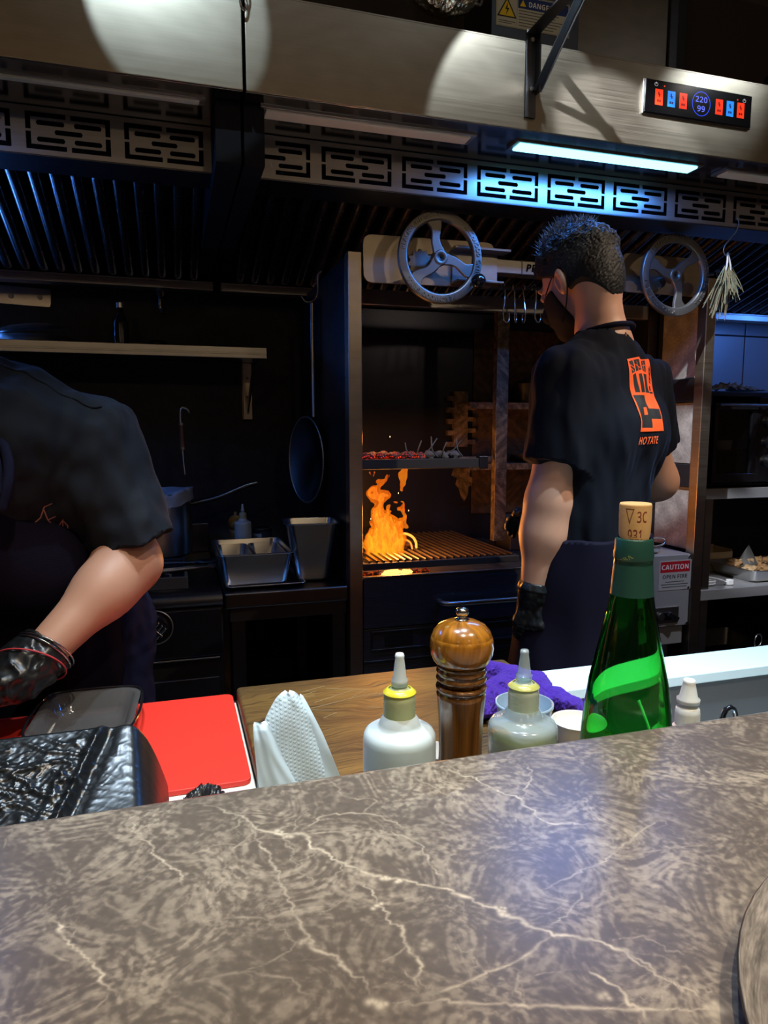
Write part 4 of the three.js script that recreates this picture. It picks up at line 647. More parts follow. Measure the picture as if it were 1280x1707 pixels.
// S-hooks on the rod
for (let i = 0; i < 6; i++) {
  const x = 1.010 + i * 0.038, y = 1.735 + (x - 0.935) * 0.058, z = -2.02 - (x - 0.935) * 0.086;
  const g = tube([[-0.010, -0.004, 0], [-0.008, 0.008, 0], [0.002, 0.013, 0], [0.009, 0.004, 0], [0.004, -0.04, 0.004], [-0.004, -0.085, 0.006], [0.004, -0.102, 0.006], [0.018, -0.104, 0.006], [0.026, -0.092, 0.006], [0.024, -0.078, 0.006]], 0.0026, 44, 6);
  solo('s_hook', 'chrome S-hook hanging in the row behind the standing cook', 'hook', g, M.chrome, [x, y, z], 'S-hooks on the grill rod').rotation.set(0, 0.4 + (i % 3) * 0.5, 0.05 * (i % 2));
}
{ // side burner box with its warning sign
  const F = GF - 0.002, t = thing('side_burner', 'stainless side burner box with a red caution sticker in the right bay', 'burner', [1.48, 0.53, -2.06]);
  part(t, 'casing', box(1.245, 0.614, -2.18, 1.716, 0.868, F, 0.003), M.boxSteel);
  part(t, 'top_tray', [pan(0.36, 0.17, 0.020, 0.004, 0.01, 0.002, 0.004, 1.44, 0.8685, -2.07)], M.panSteel);
  part(t, 'tray_handle', tube([[1.60, 0.885, -2.02], [1.655, 0.895, -2.02], [1.662, 0.905, -2.02], [1.655, 0.915, -2.02], [1.57, 0.918, -2.02]], 0.003, 24, 6), M.chrome);
  const a = atZ(1099, 936, F), b = atZ(1150, 981, F), sg = canvasTex(520, 460, (g, W, H) => {
    g.fillStyle = '#a9a7a4'; g.fillRect(0, 0, W, H); g.fillStyle = '#b01722'; g.fillRect(22, 14, W - 44, 168); g.textAlign = 'center'; g.textBaseline = 'middle';
    g.fillStyle = '#d8d4d0'; g.font = 'bold 104px sans-serif'; g.fillText('CAUTION', W / 2, 100, W - 70); g.fillStyle = '#15151a'; g.font = 'bold 80px sans-serif'; g.fillText('OPEN FIRE', W / 2, 250, W - 110);
    g.fillStyle = '#3a3a40'; for (const [y, w] of [[325, 300], [365, 440], [405, 400]]) g.fillRect((W - w) / 2, y, w, 12);
  });
  part(t, 'caution_sticker', uvFit(box(a.x, b.y, F, b.x, a.y, F + 0.001, 0), a.x, b.x, b.y, a.y), std({ map: sg, roughness: 0.5 }));
  const c = atZ(1108, 1026, F), k = part(t, 'control_plate', box(c.x - 0.07, c.y - 0.028, F, c.x + 0.055, c.y + 0.030, F + 0.004, 0.002), M.panSteel);
  part(k, 'slot', box(c.x - 0.06, c.y - 0.016, F + 0.004, c.x + 0.025, c.y + 0.012, F + 0.0055, 0.002), M.darkSteel); part(k, 'button', cyl(0.013, 0.013, 0.006, 0, 0, 0, 24).rotateX(Math.PI / 2).translate(c.x - 0.022, c.y - 0.002, F + 0.0055), M.panSteel);
  part(k, 'lever', beam([c.x + 0.008, c.y + 0.008, F + 0.010], [c.x + 0.045, c.y - 0.014, F + 0.014], 0.010, 0.016), M.darkSteel);
  for (const y of [0.86, 0.622, 0.75]) part(t, 'rivet', cyl(0.004, 0.004, 0.003, 0, 0, 0, 10).rotateX(Math.PI / 2).translate(1.709, y, F), M.chrome);
  part(t, 'base', box(1.25, 0.545, -2.17, 1.705, 0.6135, F - 0.012, 0.003), M.boxSteel);
  for (const x of [1.50, 1.57, 1.60, 1.66]) part(t, 'pipe', rod([x, 0.12, -2.0], [x, 0.545, -2.0], 0.012), M.steel);
}
// dried herb bundle on a wire hook
{
  const z = -1.752, h = atZ(1213, 424, z), top = atZ(1232, 372, z), k = thing('hanging_hook', 'long thin wire hook hanging from the hood at right with dried herbs', 'hook', [h.x, h.y, z]);
  part(k, 'wire', tube([[top.x - 0.002, top.y + 0.020, z - 0.010], [top.x, top.y + 0.004, z - 0.002], [top.x - 0.006, top.y - 0.02, z], [h.x - 0.012, h.y + 0.025, z], [h.x - 0.016, h.y + 0.008, z], [h.x - 0.006, h.y - 0.004, z], [h.x + 0.008, h.y + 0.002, z]], 0.002, 40, 6), M.steel);
  const b = thing('herb_bundle', 'bundle of dried herbs tied with string hanging at right', 'herbs', [h.x, h.y - 0.02, z]);
  part(b, 'string', [tube([[h.x, h.y + 0.004, z], [h.x - 0.004, h.y - 0.03, z + 0.004], [h.x - 0.006, h.y - 0.055, z]], 0.003, 12, 5), tube([[h.x, h.y + 0.004, z], [h.x + 0.012, h.y - 0.03, z], [h.x + 0.014, h.y - 0.058, z]], 0.003, 12, 5)], std({ color: lin(0.35, 0.35, 0.36), roughness: 0.9 }));
  const herb = [[], []];
  for (let i = 0; i < 120; i++) { const a = rr(0, 6.28), s = rr(0.2, 1), L = i % 3 ? rr(0.05, 0.085) : rr(0.09, 0.15), x0 = h.x + rr(-0.012, 0.016), y0 = h.y - 0.045 + rr(-0.01, 0.01), ex = x0 + Math.cos(a) * 0.045 * s + (L > 0.09 ? -0.025 : 0.012), ez = z + Math.sin(a) * 0.03 * s; herb[i % 2].push(tube([[x0, y0, z], [(x0 + ex) / 2 + rr(-0.006, 0.006), y0 - L * 0.45, (z + ez) / 2], [ex, y0 - L, ez]], rr(0.0009, 0.0018), 5, 4)); }
  part(b, 'leaves', herb[0], std({ color: lin(0.10, 0.105, 0.06), roughness: 0.9 })).userData.kind = 'stuff'; part(b, 'stems', herb[1], std({ color: lin(0.13, 0.10, 0.055), roughness: 0.9 })).userData.kind = 'stuff';
}
// ---------------------------------------------------------------- steel rack at right with the oven
{
  const F = -2.20, x0 = 1.99, x1 = 3.25, t = thing('storage_rack', 'steel shelving rack at far right of the kitchen', 'rack', [2.6, 0, -2.45]);
  for (const y of [1.067, 0.661, 0.30]) part(t, 'shelf', [box(x0, y - 0.042, F - 0.004, x1, y, F, 0.003), box(x0, y - 0.005, -2.70, x1, y - 0.0005, F - 0.004, 0.001), box(x0, y - 0.042, -2.70, x1, y - 0.005, -2.696, 0.001)], M.boxSteel);
  for (const [x, z] of [[x0 + 0.03, F - 0.03], [x1 - 0.02, F - 0.03], [x0 + 0.03, -2.68], [x1 - 0.02, -2.68]]) part(t, 'upright', box(x - 0.018, 0, z - 0.018, x + 0.018, 1.03, z + 0.018, 0.002), M.steel);
  const ov = thing('countertop_oven', 'black countertop oven with glass door on the rack shelf', 'oven', [2.3, 1.0675, F - 0.2]);
  part(ov, 'casing', [box(1.995, 1.078, F - 0.42, 2.62, 1.085, F - 0.01, 0.002), box(1.995, 1.425, F - 0.42, 2.62, 1.445, F - 0.005, 0.004), box(1.995, 1.085, F - 0.42, 2.005, 1.425, F - 0.01, 0.001), box(2.215, 1.085, F - 0.42, 2.62, 1.425, F - 0.012, 0.002), box(2.005, 1.085, F - 0.42, 2.215, 1.425, F - 0.41, 0.001)], M.black);
  for (const x of [2.03, 2.58]) for (const z of [F - 0.05, F - 0.38]) part(ov, 'foot', cyl(0.014, 0.016, 0.0105, x, 1.0675, z, 14), M.blackMatte);
  const d = part(ov, 'door', [box(2.0, 1.090, F - 0.008, 2.212, 1.125, F + 0.012, 0.002), box(2.0, 1.372, F - 0.008, 2.212, 1.400, F + 0.012, 0.002), box(2.0, 1.125, F - 0.008, 2.018, 1.372, F + 0.012, 0.002), box(2.180, 1.125, F - 0.008, 2.212, 1.372, F + 0.012, 0.002)], M.blackGloss);
  part(d, 'glass', box(2.018, 1.125, F - 0.004, 2.180, 1.372, F + 0.002, 0), std({ color: lin(0.55, 0.55, 0.55), transmission: 1, roughness: 0.03, thickness: 0 }));
  part(d, 'handle', [rod([2.0, 1.390, F + 0.034], [2.62, 1.390, F + 0.034], 0.0055), rod([2.02, 1.390, F + 0.012], [2.02, 1.390, F + 0.034], 0.005), rod([2.20, 1.390, F + 0.012], [2.20, 1.390, F + 0.034], 0.005)], M.steel);
  part(ov, 'control_column', box(2.215, 1.090, F - 0.0115, 2.62, 1.424, F + 0.010, 0.003), M.blackGloss);
  for (const y of [1.330, 1.248, 1.172]) { const k = part(ov, 'knob', [cyl(0.026, 0.024, 0.020, 0, 0, 0, 28).rotateX(Math.PI / 2).translate(2.275, y, F + 0.0105)], M.panSteel); part(k, 'pointer', box(2.272, y - 0.02, F + 0.030, 2.278, y + 0.02, F + 0.036, 0.001), M.black); }
  part(ov, 'wire_rack', [rod([2.006, 1.215, F - 0.03], [2.214, 1.215, F - 0.03], 0.002), ...seq(2.02, 0.022, 9).map((x) => rod([x, 1.215, F - 0.03], [x, 1.215, F - 0.38], 0.0016))], M.chrome);
  const rg = thing('ramekin', 'small white ramekin seen through the oven door', 'dish', [2.155, 1.2175, F - 0.10]); local(rg, 'bowl', lathe([[0.0001, 0], [0.026, 0], [0.03, 0.035], [0.031, 0.036], [0.028, 0.035], [0.024, 0.004], [0.0001, 0.004]], 28), M.white);
  const g = sheet(46, 16, (u, v) => [(u - 0.5) * 0.27, 0.006 + 0.020 * Math.abs(fbm(u * 5, v * 3, 2)) * Math.sin(Math.PI * u) * 2 + 0.018 * Math.sin(Math.PI * u) * Math.sin(Math.PI * v), (v - 0.5) * 0.12 + 0.01 * noise(u * 4, v * 4, 7)]);
  solo('crumpled_paper', 'crumpled sheet of greaseproof paper lying on top of the oven', 'paper', g, std({ color: lin(0.36, 0.34, 0.30), roughness: 0.8, transmission: 0.2, thickness: 0 }), [2.14, 1.4445, F - 0.08]);
  // middle shelf: tray of food, carton, cable
  const sy = 0.6612, p = atZ(1262, 960, F - 0.10), tr = thing('roasting_tray', 'steel roasting tray with cooked food on the middle rack shelf', 'tray', [p.x + 0.10, sy, F - 0.16]);
  local(tr, 'shell', pan(0.38, 0.26, 0.055, 0.012, 0.025, 0.002, 0.008, 0, 0, 0), M.panSteel);
  const fd = (r, s) => { const q = new THREE.IcosahedronGeometry(r, 3), a = q.attributes.position; for (let i = 0; i < a.count; i++) { const x = a.getX(i), y = a.getY(i), z = a.getZ(i), k = 1 + 0.3 * noise(x / r + s, y / r, z / r); a.setXYZ(i, x * k * 1.3, y * k * 0.8, z * k); } q.computeVertexNormals(); return q; };
  for (let i = 0; i < 9; i++) solo('roast_piece', 'browned roast piece lying in the steel tray on the rack', 'food', fd(0.026, i * 4), i % 3 ? M.food : std({ color: lin(0.42, 0.27, 0.13), roughness: 0.55 }), [p.x - 0.04 + (i % 5) * 0.066, sy + 0.045 + (i > 4 ? 0.012 : 0), F - 0.10 - (i > 4 ? 0.09 : 0.0)], 'roast pieces in the tray').rotation.y = i;
  solo('folded_liner', 'dark folded paper liner standing up out of the roasting tray', 'paper', new THREE.ConeGeometry(0.085, 0.085, 4, 1, true).scale(1, 1, 0.5).rotateY(0.5), std({ color: lin(0.10, 0.095, 0.09), roughness: 0.7 }), [p.x + 0.045, sy + 0.092, F - 0.20]);
  const q = atZ(1193, 944, F - 0.3), cb = thing('carton', 'open beige carton behind the roasting tray', 'box', [q.x, sy, F - 0.36]); local(cb, 'walls', [box(-0.09, 0, -0.06, 0.09, 0.10, -0.056, 0.001), box(-0.09, 0, 0.056, 0.09, 0.085, 0.06, 0.001), box(-0.09, 0, -0.056, -0.086, 0.095, 0.056, 0.001), box(0.086, 0, -0.056, 0.09, 0.095, 0.056, 0.001), box(-0.086, 0, -0.056, 0.086, 0.004, 0.056, 0)], std({ color: lin(0.52, 0.38, 0.22), roughness: 0.8 }));
  const w = atZ(1188, 978, F - 0.06), cl = thing('cable_coil', 'white coil of cable lying on the middle rack shelf', 'cable', [w.x, sy, F - 0.08]); local(cl, 'coil', tube(seq(0, 0.42, 30).map((k) => [-0.02 + 0.04 * Math.cos(k), 0.006 + k * 0.0016, 0.03 * Math.sin(k)]).concat([[0.03, 0.024, 0.03], [0.06, 0.012, 0.03]]), 0.004, 120, 6), M.white); local(cl, 'plug', box(0.058, 0.002, 0.02, 0.085, 0.024, 0.042, 0.003), M.white);
  // bottom shelf
  const cr = thing('plastic_crate', 'black plastic crate on the lowest rack shelf', 'crate', [2.72, 0.3005, F - 0.25]); local(cr, 'shell', pan(0.42, 0.34, 0.19, 0.012, 0.02, 0.004, 0.01, 0, 0, 0), M.black);
  const lt = thing('wire_tray', 'low steel tray with a ring handle on the lowest rack shelf', 'tray', [2.26, 0.3005, F - 0.18]); local(lt, 'shell', pan(0.36, 0.28, 0.085, 0.01, 0.02, 0.002, 0.006, 0, 0, 0), M.darkSteel); local(lt, 'ring_handle', new THREE.TorusGeometry(0.028, 0.004, 8, 28).rotateY(0.3).translate(0.07, 0.115, 0.145), M.panSteel);
}

// ---------------------------------------------------------------- bar counter in front
const BAR = 1.02, WT = 0.842;
function marble(W, H, X0, Z0, DX, DZ) {               // dark brown marble with cream veins and clouds; metres in, texture out
  const a = new Float32Array(W * H);
  const stamp = (x, z, r, v) => { const cx = (x - X0) / DX * W, cy = (z - Z0) / DZ * H, R = r / DX * W, n = Math.ceil(R * 2.2); for (let j = -n; j <= n; j++) for (let i = -n; i <= n; i++) { const px = Math.round(cx) + i, py = Math.round(cy) + j; if (px < 0 || py < 0 || px >= W || py >= H) continue; const d = Math.hypot(px - cx, py - cy) / R, k = v * Math.exp(-d * d * 1.4); const q = py * W + px; if (k > a[q]) a[q] = k; } };
  const vein = (pts, w, v, depth = 0) => {            // pts: px of the photograph turned into metres once
    const P = pts.map(([px, py]) => { const p = atY(px, py, BAR); return V(p.x, 0, p.z); }); walk(P, w, v, depth);
  };
  const walk = (P, w, v, depth) => {
    const c = new THREE.CatmullRomCurve3(P, false, 'centripetal'), L = c.getLength(), n = Math.max(6, Math.ceil(L / 0.0004)), s = rr(0, 99);
    for (let i = 0; i <= n; i++) { const t = i / n, p = c.getPointAt(t), j = 0.0030 * noise(t * L * 60, s, 1) + 0.0014 * noise(t * L * 240, s, 4), end = Math.min(1, 6 * t, 6 * (1 - t)), ww = w * (0.55 + 0.8 * Math.abs(noise(t * L * 40, s, 7))) * (0.4 + 0.6 * end); stamp(p.x + j, p.z + j * 0.8 * noise(s, t * L * 50, 3), ww, v * (0.75 + 0.25 * noise(t * L * 90, s, 9)) * (0.3 + 0.7 * end)); }
    if (depth < 2) { const m = Math.round(L / 0.05); for (let i = 0; i < m; i++) { const t = rnd(), p = c.getPointAt(t), g = c.getTangentAt(t), an = Math.atan2(g.z, g.x) + rr(0.4, 1.1) * (rnd() < 0.5 ? -1 : 1), l = rr(0.015, 0.05); walk([p, V(p.x + Math.cos(an) * l * 0.5 + rr(-0.004, 0.004), 0, p.z + Math.sin(an) * l * 0.5 + rr(-0.004, 0.004)), V(p.x + Math.cos(an + 0.3) * l, 0, p.z + Math.sin(an + 0.3) * l)], w * 0.5, v * 0.62, depth + 1); } }
  };
  const Q = (l) => l.map(([x, y]) => [x, y + 1240]);
  vein(Q([[330, 95], [400, 120], [450, 148], [500, 152], [540, 185], [610, 215], [690, 230], [740, 243], [800, 265], [850, 285], [920, 315], [990, 325], [1040, 350], [1110, 390], [1170, 425], [1230, 455]]), 0.0019, 1.0);
  for (const [l, w, v] of [[[[740, 35], [800, 65], [870, 97], [912, 130], [1000, 132]], 0.0014, 0.95], [[[885, 28], [878, 75], [868, 97]], 0.0010, 0.8], [[[495, 150], [540, 120], [600, 115], [650, 128], [690, 150]], 0.0013, 0.85], [[[205, 110], [250, 170], [290, 215], [318, 245]], 0.0012, 0.85], [[[600, 215], [630, 270], [655, 300], [690, 350], [698, 420]], 0.0014, 0.85],
    [[[82, 282], [110, 320], [150, 370], [190, 420]], 0.0017, 0.95], [[[400, 120], [455, 195], [480, 260], [520, 330], [560, 360], [610, 405], [640, 450]], 0.0014, 0.8], [[[925, 315], [870, 355], [790, 390], [700, 425]], 0.0015, 0.85], [[[920, 305], [955, 270], [970, 238]], 0.0010, 0.8], [[[1115, 118], [1060, 150], [995, 200], [880, 250]], 0.0012, 0.8], [[[1195, 163], [1090, 178], [1010, 190]], 0.0010, 0.6],
    [[[985, 375], [1040, 420], [1085, 470]], 0.0016, 1], [[[640, 430], [750, 430], [850, 435], [1000, 440], [1180, 440], [1240, 430]], 0.0016, 0.9], [[[1000, 325], [1080, 375], [1150, 415], [1190, 440]], 0.0012, 0.9], [[[680, 50], [740, 85], [790, 112]], 0.0009, 0.6], [[[640, 140], [700, 170], [738, 240]], 0.0011, 0.75], [[[380, 190], [362, 250], [335, 290]], 0.0011, 0.6], [[[858, 375], [868, 420], [880, 445]], 0.0010, 0.7], [[[450, 148], [410, 165], [350, 170], [280, 205]], 0.0009, 0.6], [[[545, 55], [580, 90], [620, 92], [600, 120]], 0.0009, 0.6], [[[75, 310], [80, 345], [120, 365]], 0.001, 0.6], [[[560, 360], [500, 330], [430, 290], [300, 300]], 0.001, 0.5], [[[1010, 130], [1015, 165], [985, 215]], 0.001, 0.55], [[[0, 180], [30, 130], [90, 100]], 0.001, 0.5], [[[150, 250], [240, 300], [330, 330]], 0.001, 0.4], [[[300, 400], [420, 380], [540, 420]], 0.0012, 0.45]]) vein(Q(l), w, v);
  for (const [x, y, r, v] of [[465, 148, 0.006, 0.9], [478, 152, 0.005, 0.8], [640, 222, 0.005, 0.95], [665, 227, 0.004, 0.95], [845, 280, 0.006, 0.95], [832, 274, 0.004, 0.9], [628, 270, 0.004, 0.9], [1000, 420, 0.006, 0.7], [625, 435, 0.007, 0.8], [230, 415, 0.006, 0.5], [700, 335, 0.006, 0.5], [510, 330, 0.005, 0.6], [1195, 440, 0.010, 0.7]]) { const p = atY(x, y + 1240, BAR); for (let k = 0; k < 5; k++) stamp(p.x + rr(-r, r) * 0.8, p.z + rr(-r, r) * 0.5, r * rr(0.3, 0.6), v); }
  for (let i = 0; i < 46; i++) { const x = rr(X0, X0 + DX), z = rr(Z0, Z0 + DZ), an = rr(0, 6.28), l = rr(0.03, 0.11); if (x > -0.15 && x < 0.6 && z < -0.2 && i % 3) continue; walk([V(x, 0, z), V(x + Math.cos(an) * l * 0.5 + rr(-0.01, 0.01), 0, z + Math.sin(an) * l * 0.5), V(x + Math.cos(an + 0.4) * l, 0, z + Math.sin(an + 0.4) * l)], 0.0009, 0.55, 1); }
  return dataTex(W, H, (u, v, i, j) => {
    const x = X0 + u * DX, z = Z0 + v * DZ;
    const wx = x + 0.02 * noise(x * 14, z * 14, 2), wz = z + 0.02 * noise(x * 14, z * 14, 8);
    const big = 0.5 + 0.5 * fbm(wx * 9, wz * 9, 3, 3), mid = fbm(wx * 34, wz * 34, 5, 4), fine = fbm(x * 130, z * 130, 6, 3), rid = Math.pow(1 - Math.abs(noise(wx * 42, wz * 42, 9)), 5) * 0.5 + Math.pow(1 - Math.abs(noise(wx * 90, wz * 90, 12)), 6) * 0.4;
    const grit = fbm(wx * 115, wz * 115, 15, 3), blot = Math.max(0, Math.min(1, (0.55 * mid + 0.9 * grit + 0.5 * fine + 0.8 * (big - 0.5)) * 1.5 + 0.34)), k = Math.max(a[j * W + i] * 1.15, Math.min(0.60, 0.37 * blot * (0.35 + 1.1 * big) + 0.45 * rid * big * blot));
    const s = 1 + 0.10 * fine + 0.10 * (big - 0.5);
    return [(98 + 100 * k) * s, (88 + 97 * k) * s, (77 + 84 * k) * s];
  }, true);
}
{
  const X0 = -0.45, Z0 = -0.56, DX = 1.6, DZ = 0.8, t = marble(1920, 960, X0, Z0, DX, DZ); t.repeat.set(1 / DX, 1 / DZ); t.offset.set(-X0 / DX, -Z0 / DZ);
  M.marble = std({ map: t, roughness: 0.32, clearcoat: 0.5, clearcoatRoughness: 0.28 });
  const c = thing('bar_counter', 'brown veined marble-look bar counter filling the foreground', 'counter', [0.5, 0, -0.3]);
  part(c, 'top', box(-1.3, BAR - 0.034, -0.5270, 2.4, BAR, 0.16, 0.010), M.marble);
  part(c, 'front_wall', box(-1.28, 0, -0.40, 2.38, BAR - 0.0345, -0.34, 0.002), M.blackMatte);
}
{
  const q = thing('stone_plate', 'round grey stone-look plate at the right edge of the marble counter', 'plate', [0.409, BAR, -0.106]);
  local(q, 'disc', lathe([[0.0001, 0.0003], [0.17, 0.0003], [0.197, 0.006], [0.207, 0.017], [0.205, 0.0195], [0.196, 0.012], [0.165, 0.007], [0.0001, 0.007]], 72), std({ map: dataTex(256, 256, (u, v) => { const k = 118 + 26 * loop(u, v, 2, 2) + 20 * loop(u, v, 7, 7, 4) + rr(-8, 8); return [k, k * 0.94, k * 0.87]; }, true, 3, 1), roughness: 0.5 }));
}
// ---------------------------------------------------------------- worktop behind the bar
{
  const t = thing('worktop', 'steel worktop behind the bar carrying the cutting boards', 'worktop', [0.4, 0, -0.8]);
  part(t, 'top', box(-1.28, WT - 0.03, -1.15, 0.598, WT, -0.402, 0.003), M.panSteel);
  part(t, 'cabinet', box(-1.27, 0.06, -1.12, 0.595, WT - 0.031, -0.41, 0.003), M.steel);
  part(t, 'ledge', box(0.6, WT - 0.012, -1.108, 2.35, WT + 0.008, -1.008, 0.003), M.ledge, 'pale ledge along the far side of the well');
  const w = part(t, 'well_wall', [box(0.6, 0.60, -1.10, 2.35, WT - 0.0125, -1.015, 0.002)], std({ color: lin(0.10, 0.105, 0.115), metalness: 0.3, roughness: 0.5 }));
  for (let i = 0; i < 6; i++) part(w, 'slat', box(0.612 + i * 0.016, 0.72, -1.0148, 0.622 + i * 0.016, WT - 0.028, -1.006, 0.002), M.darkSteel);
  part(t, 'well_floor', box(0.6, 0.60, -1.0145, 2.35, 0.72, -0.402, 0.002), M.panSteel);
  part(t, 'well_base', box(0.6, 0.06, -1.09, 2.35, 0.598, -0.41, 0.002), M.steel);
}
function uvTop(g, x0, x1, z0, z1) { const p = g.attributes.position, u = g.attributes.uv; for (let i = 0; i < p.count; i++) u.setXY(i, (p.getX(i) - x0) / (x1 - x0), (z1 - p.getZ(i)) / (z1 - z0)); return g; }
{
  // wooden board with flowing grain
  const wood = dataTex(1024, 1024, (u, v) => {
    const x = u * 0.5, z = v * 0.5, w = 0.018 * noise(x * 5, z * 10, 1) + 0.006 * noise(x * 16, z * 30, 2), g = noise(x * 1.6, (z + w) * 46, 4), g2 = noise(x * 5, (z + w) * 150, 6), f = noise(x * 40, (z + w) * 700, 9), band = noise(x * 0.7, (z + w) * 9, 11);
    const g3 = noise(x * 9, (z + w) * 330, 7), k = 0.5 + 0.18 * g + 0.30 * g2 + 0.26 * g3 + 0.12 * f, dark = Math.min(1, 1.25 * Math.pow(Math.max(0, g2 * 0.7 + g3 * 0.55 + g * 0.4 - 0.22), 0.6)), b = 0.5 + 0.5 * band;
    return [(52 + 74 * k + 30 * b) * (1 - 0.6 * dark), (36 + 62 * k + 24 * b) * (1 - 0.62 * dark), (17 + 34 * k + 9 * b) * (1 - 0.62 * dark)];
  }, true, 2, 2);
  M.knifeMark = std({ color: lin(0.30, 0.22, 0.115), roughness: 0.8 });
  M.board = std({ map: wood, roughness: 0.5, clearcoat: 0.15, clearcoatRoughness: 0.4 });
  const b = thing('wooden_board', 'thick dark-grained wooden cutting board under the mill and bottles', 'cutting board', [0.335, WT, -0.9]);
  part(b, 'slab', box(0.0885, WT + 0.0004, -1.138, 0.584, 0.8705, -0.670, 0.006), M.board);
  for (let i = 0; i < 16; i++) { const x = 0.27 + rr(-0.09, 0.09), z = -1.05 + rr(-0.05, 0.08), a = rr(-0.5, 0.9), l = rr(0.012, 0.05); part(b, 'knife_mark', box(-l, 0, -0.0004, l, 0.0003, 0.0004, 0).rotateY(a).translate(x, 0.8705, z), M.knifeMark); }
  const w2 = thing('cream_board', 'cream plastic board lying under the red cutting board', 'cutting board', [-0.18, WT, -0.95]);
  part(w2, 'slab', box(-0.46, WT + 0.0004, -1.12, 0.0868, WT + 0.0095, -0.800, 0.003), std({ color: lin(0.70, 0.66, 0.58), roughness: 0.5 }));
  const lb = canvasTex(512, 64, (g, W, H) => { g.fillStyle = '#d5dcd8'; g.fillRect(0, 0, W, H); g.fillStyle = '#1c3fb0'; g.fillRect(300, 6, 82, 52); g.fillStyle = '#cfd8ff'; for (let i = 0; i < 4; i++) g.fillRect(312 + i * 16, 26 + (i % 2) * 8, 10, 14); g.fillStyle = '#4a5a5c'; g.fillRect(396, 8, 112, 48); g.fillStyle = '#9aa8a8'; for (let y = 16; y < 52; y += 12) g.fillRect(402, y, 98 - (y % 5) * 8, 5); g.fillStyle = '#4a5a5c'; g.fillRect(6, 10, 110, 44); });
  part(w2, 'product_label', uvTop(box(-0.035, WT + 0.0094, -0.832, 0.070, WT + 0.0100, -0.806, 0), -0.035, 0.070, -0.832, -0.806), std({ map: lb, roughness: 0.5 }));
  const r = thing('red_board', 'bright red plastic cutting board in front of the bent cook', 'cutting board', [-0.18, WT, -0.99]);
  { const s = roundRect(0.54, 0.300, 0.014); part(r, 'slab', uvBox(extrude(s, 0.0045, 0.0012, 6).rotateX(-Math.PI / 2)).translate(-0.188, WT + 0.0112, -0.990), M.red); }
}
{ // box under black film: high at the back, sloping towards the bar
  const t = thing('film_wrapped_crate', 'dark box covered with crinkled black plastic film at the lower left', 'crate', [-0.30, WT, -0.72]);
  const sideShape = poly([[-0.076, 0.0005], [0.085, 0.0005], [0.085, 0.006], [-0.070, 0.072], [-0.076, 0.074]]);
  local(t, 'box', extrude(sideShape, 0.45, 0.002).rotateY(-Math.PI / 2).translate(0.225, 0.0005, 0), M.black);
  const ridge = (q) => 1 - Math.abs(q), film = sheet(260, 150, (u, v) => {
    const fold = 0.86 - 0.20 * v, fall = Math.max(0, (u - 0.90) / 0.10), side = Math.max(0, u - fold);
    let x = -0.24 + u * 0.530 + 0.016 * v, z = -0.118 + v * 0.242, y = 0.121 - 0.100 * v - 0.016 * Math.sin(Math.PI * Math.min(1, v * 1.02));
    if (v < 0.05) { y -= (0.05 - v) * 1.3; z += (0.05 - v) * 0.25; }
    y -= 0.085 * fall * fall * (1 - 0.6 * v); x -= 0.010 * fall;
    const dent = Math.exp(-(((v - 0.72) / 0.22) ** 2) - (((u - 0.22) / 0.22) ** 2)); y -= 0.012 * dent;
    const wob = 0.3 * noise(u * 3, v * 3, 4), q = u * 0.8 - v * 0.55, f2 = ridge(noise(q * 18 + wob, v * 9 + u * 3, 5)), f3 = ridge(noise(u * 30 - v * 12, v * 34 + u * 8 + wob * 4, 8)), f4 = ridge(noise(u * 60, v * 70, 11));
    const zone = Math.exp(-(((v - 0.26 - 0.22 * (0.8 - u)) / 0.17) ** 2)) * (u < fold ? 1 : Math.exp(-side * 40)), low = Math.exp(-(((v - 0.9) / 0.12) ** 2)) * 0.5, edge = Math.min(1, v * 10), m = Math.min(1, zone + low + 0.05);
    const h = m * (0.0042 * f2 ** 5 + 0.0019 * f3 ** 5 + 0.0006 * f4 ** 4) + 0.0065 * Math.exp(-(((u - fold) / 0.010) ** 2)) + 0.004 * Math.exp(-(((u - fold + 0.035) / 0.008) ** 2)) * v - 0.004 * Math.exp(-(((u - fold - 0.02) / 0.015) ** 2));
    return [x, Math.max(0.0025, y + h * edge + 0.002), z + h * edge * 0.6];
  });
  local(t, 'film', film, std({ color: lin(0.008, 0.010, 0.012), roughness: 0.29, side: THREE.DoubleSide }));
  const sc = sheet(30, 12, (u, v) => [(u - 0.5) * 0.045 + 0.003 * noise(u * 5, v * 4, 3), 0.003 + 0.014 * Math.sin(Math.PI * u) * Math.sin(Math.PI * v) + 0.006 * Math.abs(noise(u * 8, v * 5, 1)), (v - 0.5) * 0.020]);
  solo('plastic_scrap', 'small crumpled scrap of black plastic at the front edge of the red board', 'scrap', sc, M.glove, [0.022, WT + 0.010, -0.822]).rotation.y = 0.3;
}
{ // smoked clear tray
  const t = thing('clear_tray', 'clear smoked plastic tray standing on the red board', 'tray', [-0.132, WT + 0.0172, -1.045]);
  local(t, 'shell', pan(0.118, 0.150, 0.034, 0.010, 0.02, 0.0016, 0.010, 0, 0, 0), std({ color: lin(0.30, 0.29, 0.28), transmission: 0.8, thickness: 0, roughness: 0.08, ior: 1.5 })); t.rotation.y = -0.05;
  local(t, 'rim', tube([[-0.054, 0.0345, -0.084], [0.054, 0.0345, -0.084], [0.068, 0.0345, -0.070], [0.068, 0.0345, 0.070], [0.054, 0.0345, 0.084], [-0.054, 0.0345, 0.084], [-0.068, 0.0345, 0.070], [-0.068, 0.0345, -0.070]], 0.0022, 90, 6, true), M.blackGloss);
}
